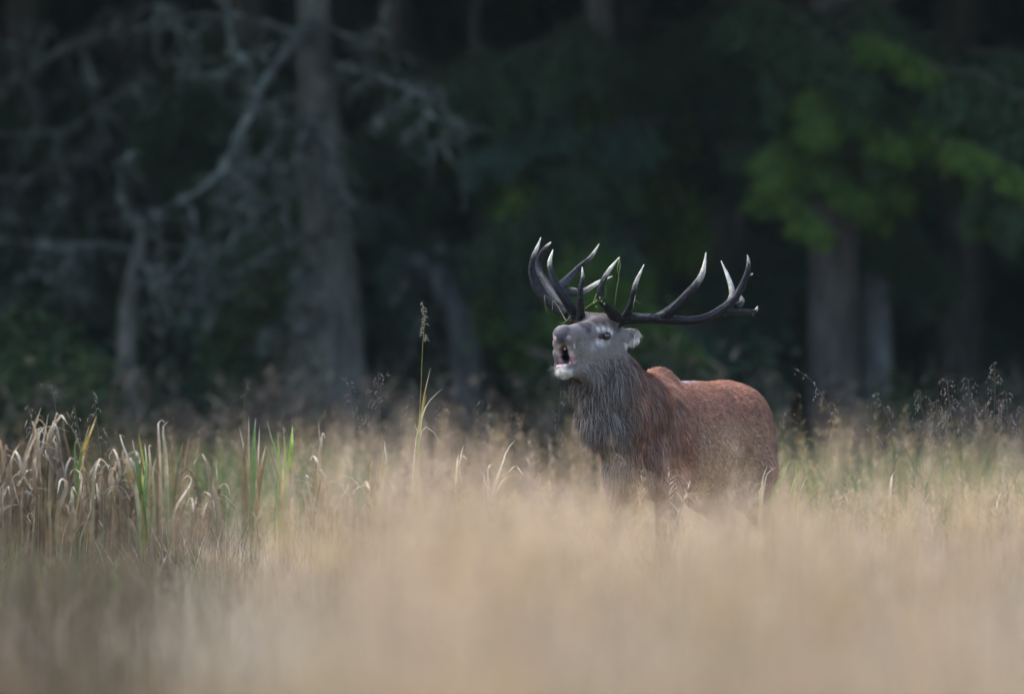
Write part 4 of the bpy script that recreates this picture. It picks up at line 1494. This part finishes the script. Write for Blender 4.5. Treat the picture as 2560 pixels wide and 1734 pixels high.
def brown_clump(px, d, label, seed, top, n=16, spread=55):
    n = int(n * 2.0)
    r_ = np.random.default_rng(seed)
    lv = []
    for i in range(n):
        x = px + r_.uniform(-spread, spread)
        yt = top + r_.uniform(0, 1) ** 1.1 * 140
        s = r_.choice([-1, 1])
        b = r_.uniform(5, 34)
        ln = r_.normal(0, 22)
        col = [BRN, DRY, (.24, .17, .105), (.30, .22, .145), (.16, .11, .07)][r_.integers(5)]
        low = [(.11, .08, .05), BRN, (.15, .11, .065), (.10, .13, .05)][r_.integers(4)]
        kind = r_.random()
        if kind < .6:      # curled over
            run = [(x - ln, yt + 130), (x - ln * .3, yt + 25), (x + s * b * .5, yt), (x + s * b, yt + r_.uniform(8, 26)), (x + s * b * 1.15, yt + r_.uniform(18, 42))]
        elif kind < .85:   # snapped and lying over
            run = [(x - ln, yt + 120), (x, yt + 40), (x + s * b, yt + 34), (x + s * b * 2.2, yt + r_.uniform(40, 80))]
        else:              # upright
            run = [(x - ln, yt + 120), (x, yt + 40), (x + ln * .5, yt - 5)]
        lv.append(((x - px) * .6, run, r_.uniform(.006, .022), low, col, .35 * (r_.random() < .4)))
    plant('sedge_clump', label, 'sedge', SW, px, d, lv, seed)


brown_clump(125, .0, 'tallest brown withered sedge clump with curled hanging leaf tips', 11, 1022, 18, 45)
brown_clump(40, -.3, 'low brown withered sedge clump at the outer edge of the stand', 12, 1095, 16, 45)
brown_clump(225, -.5, 'matted brown sedge clump around the single orange tipped leaf', 13, 1130, 16, 60)
brown_clump(300, .4, 'pale tipped withered sedge clump behind the splayed green sedge', 14, 1120, 14, 45)
brown_clump(510, -.3, 'sparse withered sedge clump in the gap between the green sedges', 15, 1130, 12, 50)
brown_clump(850, .1, 'thin withered sedge left of the yellow leaved reed', 16, 1150, 9, 50)
plant('sedge_plant', 'brown and yellow sedge tuft under the weeping grass heads', 'sedge', SW, 940, .1,
      [(0, [(938, 1200), (944, 1150), (948, 1125)], .014, YEL, BRN, 0), (5, [(948, 1200), (958, 1150), (962, 1110)], .012, YEL, ORG, .1), (-5, [(928, 1200), (926, 1170), (932, 1150)], .012, BRN, ORG, 0), (10, [(962, 1190), (966, 1150), (960, 1100)], .012, GRN, DRY, .2)], 7)
plant('sedge_plant', 'curled straw yellow sedge tuft left of the stag chest', 'sedge', SW, 1230, -.4,
      [(0, [(1222, 1215), (1222, 1165), (1234, 1158), (1243, 1168)], .014, YEL, DRY, .4), (6, [(1240, 1200), (1255, 1160), (1270, 1120), (1290, 1098)], .016, ORG, DRY, .5), (-8, [(1212, 1200), (1206, 1180), (1196, 1174)], .012, YEL, DRY, .3),
       (10, [(1248, 1200), (1270, 1180), (1290, 1164), (1303, 1180), (1308, 1188)], .012, DRY, DRY, .3), (4, [(1240, 1200), (1246, 1180), (1256, 1172), (1264, 1182)], .012, ORG, DRY, .4), (12, [(1250, 1210), (1262, 1195), (1280, 1190)], .010, DRY, DRY, .3)], 8)
plant('sedge_plant', 'upright straw sedge with a knotted white tip', 'sedge', SW, 1150, -.2,
      [(0, [(1145, 1190), (1152, 1140), (1158, 1115)], .018, (.4, .3, .13), DRY, .4), (5, [(1152, 1190), (1148, 1150), (1160, 1138), (1168, 1150)], .014, DRY, DRY, .4), (-4, [(1140, 1190), (1150, 1135), (1162, 1145)], .010, DRY, DRY, .3)], 9)
plant('reed', 'tall single reed with yellow leaves rising above the meadow', 'reed', 'tall grass stalks', 1045, .0,
      [(0, [(1044, 1130), (1048, 1070), (1066, 985)], .020, (.3, .36, .05), YEL, 0), (3, [(1047, 1110), (1052, 1040), (1058, 1000), (1076, 920)], .012, YEL, ORG, .1), (-3, [(1040, 1100), (1043, 1070), (1036, 1060)], .015, YEL, DRY, .5),
       (2, [(1050, 1080), (1058, 1030), (1075, 1000), (1107, 970)], .009, YEL, DRY, .4), (6, [(1050, 1095), (1062, 1066), (1078, 1072), (1098, 1105)], .011, YEL, DRY, .4), (-6, [(1034, 1130), (1036, 1080), (1034, 1068)], .008, BRN, (.3, .16, .08), 0)], 10)
plant('sedge_plant', 'lone bright green leaf and yellow leaves behind the stag hind leg', 'sedge', SW, 1988, .3,
      [(0, [(1985, 1235), (1990, 1180), (1992, 1150)], .016, GRN, BRI, 0), (6, [(2000, 1230), (2010, 1205), (2017, 1190)], .014, (.3, .38, .08), YEL, .2), (12, [(2020, 1240), (2045, 1205), (2074, 1182)], .012, GRN, BRI, .1), (-6, [(1975, 1240), (1982, 1210), (1990, 1190)], .012, ORG, YEL, .2),
       (-10, [(1930, 1240), (1955, 1190), (1976, 1146)], .009, GRN, BRI, .1)], 17)
plant('sedge_plant', 'thin yellow leaves fringing the heel of the stag hind leg', 'sedge', SW, 1905, -.3,
      [(0, [(1904, 1230), (1908, 1190), (1918, 1165)], .013, YEL, DRY, .2), (4, [(1912, 1210), (1920, 1180), (1943, 1166)], .010, DRY, DRY, .4), (-2, [(1900, 1260), (1902, 1220), (1912, 1214)], .012, DRY, DRY, .4)], 18)
plant('sedge_plant', 'brown dry stem with a pale torn sheath amid the grass behind the stag', 'sedge', SW, 2230, .2,
      [(0, [(2226, 1200), (2240, 1150), (2274, 1112)], .011, DRY, BRN, 0), (3, [(2228, 1200), (2232, 1185), (2240, 1176)], .014, DRY, DRY, .5)], 19)


def stalk(label, d, stem, head_from, nb, blen, cols, seed, w=.003, group='tall grass stalks', cat='grass', name='grass_stalk', feather=.5, weep=.8, spk=1.0):
    """One flowering grass: stem with a loose panicle of weeping branchlets and spikelets."""
    r_ = np.random.default_rng(seed)
    root = P(stem[0][0], 930, d)
    root[2] = 0
    t = empty(name, root, label, cat, group)
    pts = [(0, 0, -.03)] + [tuple(P(x, y, d) - root) for x, y in stem]
    pts = smooth_run(pts, 16)
    V, F, T = tube(pts, np.linspace(w * .6, w * .22, len(pts)), 40, 6)
    obj('stem', mesh_np('stem', V, [F, T], M_LEAF, np.tile(cols[0], (len(V), 1))), t)
    c = catmull(pts, 600)
    sl = np.concatenate([[0], np.cumsum(np.linalg.norm(np.diff(c, axis=0), axis=1))])
    c = np.stack([np.interp(np.linspace(0, sl[-1], 120), sl, c[:, k]) for k in range(3)], -1)
    i0 = int(head_from * 119)
    for k in range(nb):
        i = i0 + int((119 - i0) * (k + .5) / nb)
        p = c[i]
        Ls = blen * (1 - .6 * k / nb) * r_.uniform(.5, 1.3)
        s = r_.choice([-1, 1])
        q = np.array([s * r_.uniform(.4, 1), r_.normal(0, .5), .35])
        e = p + q * Ls * (1, .6, 1) + (0, 0, -weep * Ls * .7)
        b = Bag()
        run = [p, p + q * Ls * .55 + (0, 0, .15 * Ls), e]
        V, F, T = tube(run, [w * .2, w * .16, w * .1], 8, 3, cap=False)
        b.add(V, F, None, cols[1])
        cc = catmull(run, 8)
        for m in range(3, 8):
            if r_.random() < feather:
                a = cc[m]
                dd = np.array([r_.normal(0, .4), r_.normal(0, .4), -1]) * r_.uniform(.008, .016) * spk
                sd = np.array([1, .3, 0]) * .0022 * spk
                b.add(np.array([a, a + dd * .5 + sd, a + dd, a + dd * .5 - sd]), np.array([[0, 1, 2, 3]]), None, cols[2])
        obj('spikelet_branch', b.mesh('spikelet_branch', M_LEAF), t)
    return t


G1 = [(.22, .19, .12), (.20, .165, .125), (.27, .23, .19)]
G2 = [(.20, .155, .11), (.17, .135, .12), (.24, .20, .19)]
stalk('tall slender flowering stalk crowned with a narrow seed head', .0, [(1045, 1100), (1052, 980), (1056, 880), (1059, 820), (1062, 775), (1055, 753)], .88, 30, .03, [(.33, .30, .10), (.34, .30, .20), (.36, .32, .26)], 1, .005, weep=.3, feather=.9, spk=.6)
stalk('weeping grass head with curled branchlets left of the reed', .1, [(938, 1130), (942, 1040), (944, 980), (947, 930)], .78, 12, .085, G2, 2)
stalk('companion grass head arching over with drooping tip', .15, [(950, 1110), (950, 1010), (956, 950), (966, 928), (972, 927)], .84, 8, .06, G2, 3)
stalk('faint curled grass head standing apart from the weeping pair', .3, [(886, 1110), (880, 1020), (872, 965), (862, 942), (852, 941)], .78, 9, .08, G2, 4)
stalk('arching oat stalk bending over behind the stag rump', .0, [(2098, 1130), (2085, 1070), (2064, 1000), (2046, 975), (2022, 945), (2000, 925), (1985, 920)], .66, 10, .075, G1, 5, .0034)
stalk('short bristly grass head close behind the stag rump', .4, [(1978, 1110), (1976, 1070), (1970, 1040), (1966, 1020)], .75, 12, .09, G2, 6)
stalk('thin green grass head beside the arching oat', .5, [(2180, 1120), (2178, 1060), (2182, 1000), (2190, 980)], .74, 9, .06, [(.14, .17, .08), (.2, .2, .13), (.3, .28, .22)], 7)
stalk('grey green grass head leaning away from the arching oat', .4, [(2240, 1110), (2222, 1050), (2200, 1000), (2188, 978)], .72, 12, .07, G1, 8)
specs = [(2330, 1150, 2300, 975, 'bristly grass head leaning outwards at the near side of the tall stand'), (2390, 1150, 2368, 950, 'grass head second tallest in the tall stand'), (2425, 1140, 2420, 945, 'straight grass head in the middle of the tall stand'),
         (2478, 1140, 2484, 905, 'tallest feathery grass head of the tall stand'), (2520, 1140, 2515, 980, 'small grass head at the far side of the tall stand'), (2350, 1160, 2340, 1000, 'short grass head tucked inside the tall stand'), (2545, 1150, 2552, 1015, 'lowest grass head at the far side of the tall stand')]
for i, (x0, y0, x1, y1, lab) in enumerate(specs):
    stalk(lab, .2 + .1 * (i % 4), [(x0, y0), ((x0 + x1) / 2 + 4, (y0 + y1) / 2 + 20), (x1 + 3, y1 + 35), (x1, y1)], .70, 28, .10, G1 if i % 2 else G2, 20 + i)
stalk('bare wiry stem with one bud above the green sedges', .2, [(622, 1100), (612, 1050), (608, 1020), (616, 980), (620, 953)], .93, 2, .02, [(.2, .17, .12)] * 3, 40, .0028)
stalk('hair thin bent grass stem curling over the brown sedge', .0, [(140, 1060), (137, 1000), (130, 975), (118, 955), (100, 952), (95, 958)], .9, 3, .03, G1, 41, .0026)
for i, (x, y, lab) in enumerate([(70, 1010, 'wispy grass head over the low brown clump'), (232, 975, 'wispy grey grass head above the single orange tipped leaf'), (185, 1015, 'fuzzy green grey grass head inside the brown sedge')]):
    stalk(lab, .1, [(x + 20, 1130), (x + 12, 1070), (x + 4, y + 20), (x, y)], .75, 14, .06, G1, 50 + i)
for i, (x, y, lab) in enumerate([(1400, 975, 'faint seed head brushing the throat of the stag'), (1205, 1000, 'dark seed head in the gap left of the curled straw tuft'), (1290, 1030, 'pale seed head right of the curled straw tuft'), (1020, 985, 'blurred grey seed head beside the reed'), (1110, 1010, 'greyish seed head between reed and knotted sedge')]):
    stalk(lab, 1.2 if i else .6, [(x - 6, 1130), (x - 4, 1070), (x, y + 25), (x + 2, y)], .72, 14, .08, G2, 60 + i)
stalk('thin pale grass stem slanting in front of the stag foreleg', -1.2, [(1640, 1270), (1600, 1210), (1560, 1160), (1522, 1132)], .9, 7, .05, G1, 70, .004)
stalk('slanting seed stem crossing the stag chest above the grass', -1.0, [(1690, 1260), (1650, 1210), (1620, 1180), (1606, 1172)], .9, 4, .04, G1, 71, .004)
stalk('upright pale stem standing before the stag belly', -1.6, [(1828, 1270), (1832, 1190), (1838, 1130), (1846, 1115)], .88, 8, .05, G1, 72, .004)


def build_green():
    """fresh green growth among the grass near the forest foot"""
    n = 9000
    x, y, r_ = scatter(n, 61, 76, 1.2, 1, 81)
    s = lateral(x, y)
    k = r_.random(n) < np.clip((sstep(s, .06, .12) * (1 - sstep(s, .30, .42)) + sstep(s, .72, .77)) * sstep(vnoise(x + 5, y + 5, .9, 82), .35, .6), 0, 1)
    x, y = x[k], y[k]
    n = len(x)
    c = np.array([[.07, .14, .045], [.10, .18, .05], [.05, .11, .05], [.16, .19, .06]])[r_.integers(0, 4, n)] * r_.uniform(.7, 1.3, (n, 1))
    V, F, T, C = ribbons(np.stack([x, y, np.full(n, -.03)], -1), r_.uniform(.55, .95, n), r_.uniform(0, 6.28, n), np.abs(r_.normal(.2, .15, n)), r_.uniform(.008, .02, n), r_.normal(0, .7, n), c * .8, c * 1.2, 3, 2., .3)
    tag(obj('green_sedge', mesh_np('green_sedge', V, [F, T], M_GRASS, C)), 'fresh green growth scattered through the far grass', 'grass', kind='stuff')


build_green()


# ------------------------------------------------------------------ damp air
def build_haze():
    x0, x1, y0, y1, z0, z1 = -45, 45, -6, 140, -1.2, 23.5
    V = np.array([(x, y, z) for x in (x0, x1) for y in (y0, y1) for z in (z0, z1)], float)
    F = np.array([(0, 1, 3, 2), (4, 6, 7, 5), (0, 4, 5, 1), (2, 3, 7, 6), (0, 2, 6, 4), (1, 5, 7, 3)])
    m = bpy.data.materials.new('damp_air')
    m.use_nodes = True
    nt = m.node_tree
    for n in list(nt.nodes):
        if n.type != 'OUTPUT_MATERIAL': nt.nodes.remove(n)
    v = nt.nodes.new('ShaderNodeVolumePrincipled')
    v.inputs['Color'].default_value = (.74, .95, .97, 1)
    v.inputs['Density'].default_value = 0.00009
    v.inputs['Anisotropy'].default_value = 0.0
    nt.links.new(v.outputs[0], nt.nodes['Material Output'].inputs['Volume'])
    tag(obj('haze', mesh_np('haze', V, F, m, smooth=False)), 'thin damp air over the meadow', 'haze', kind='stuff')


build_haze()
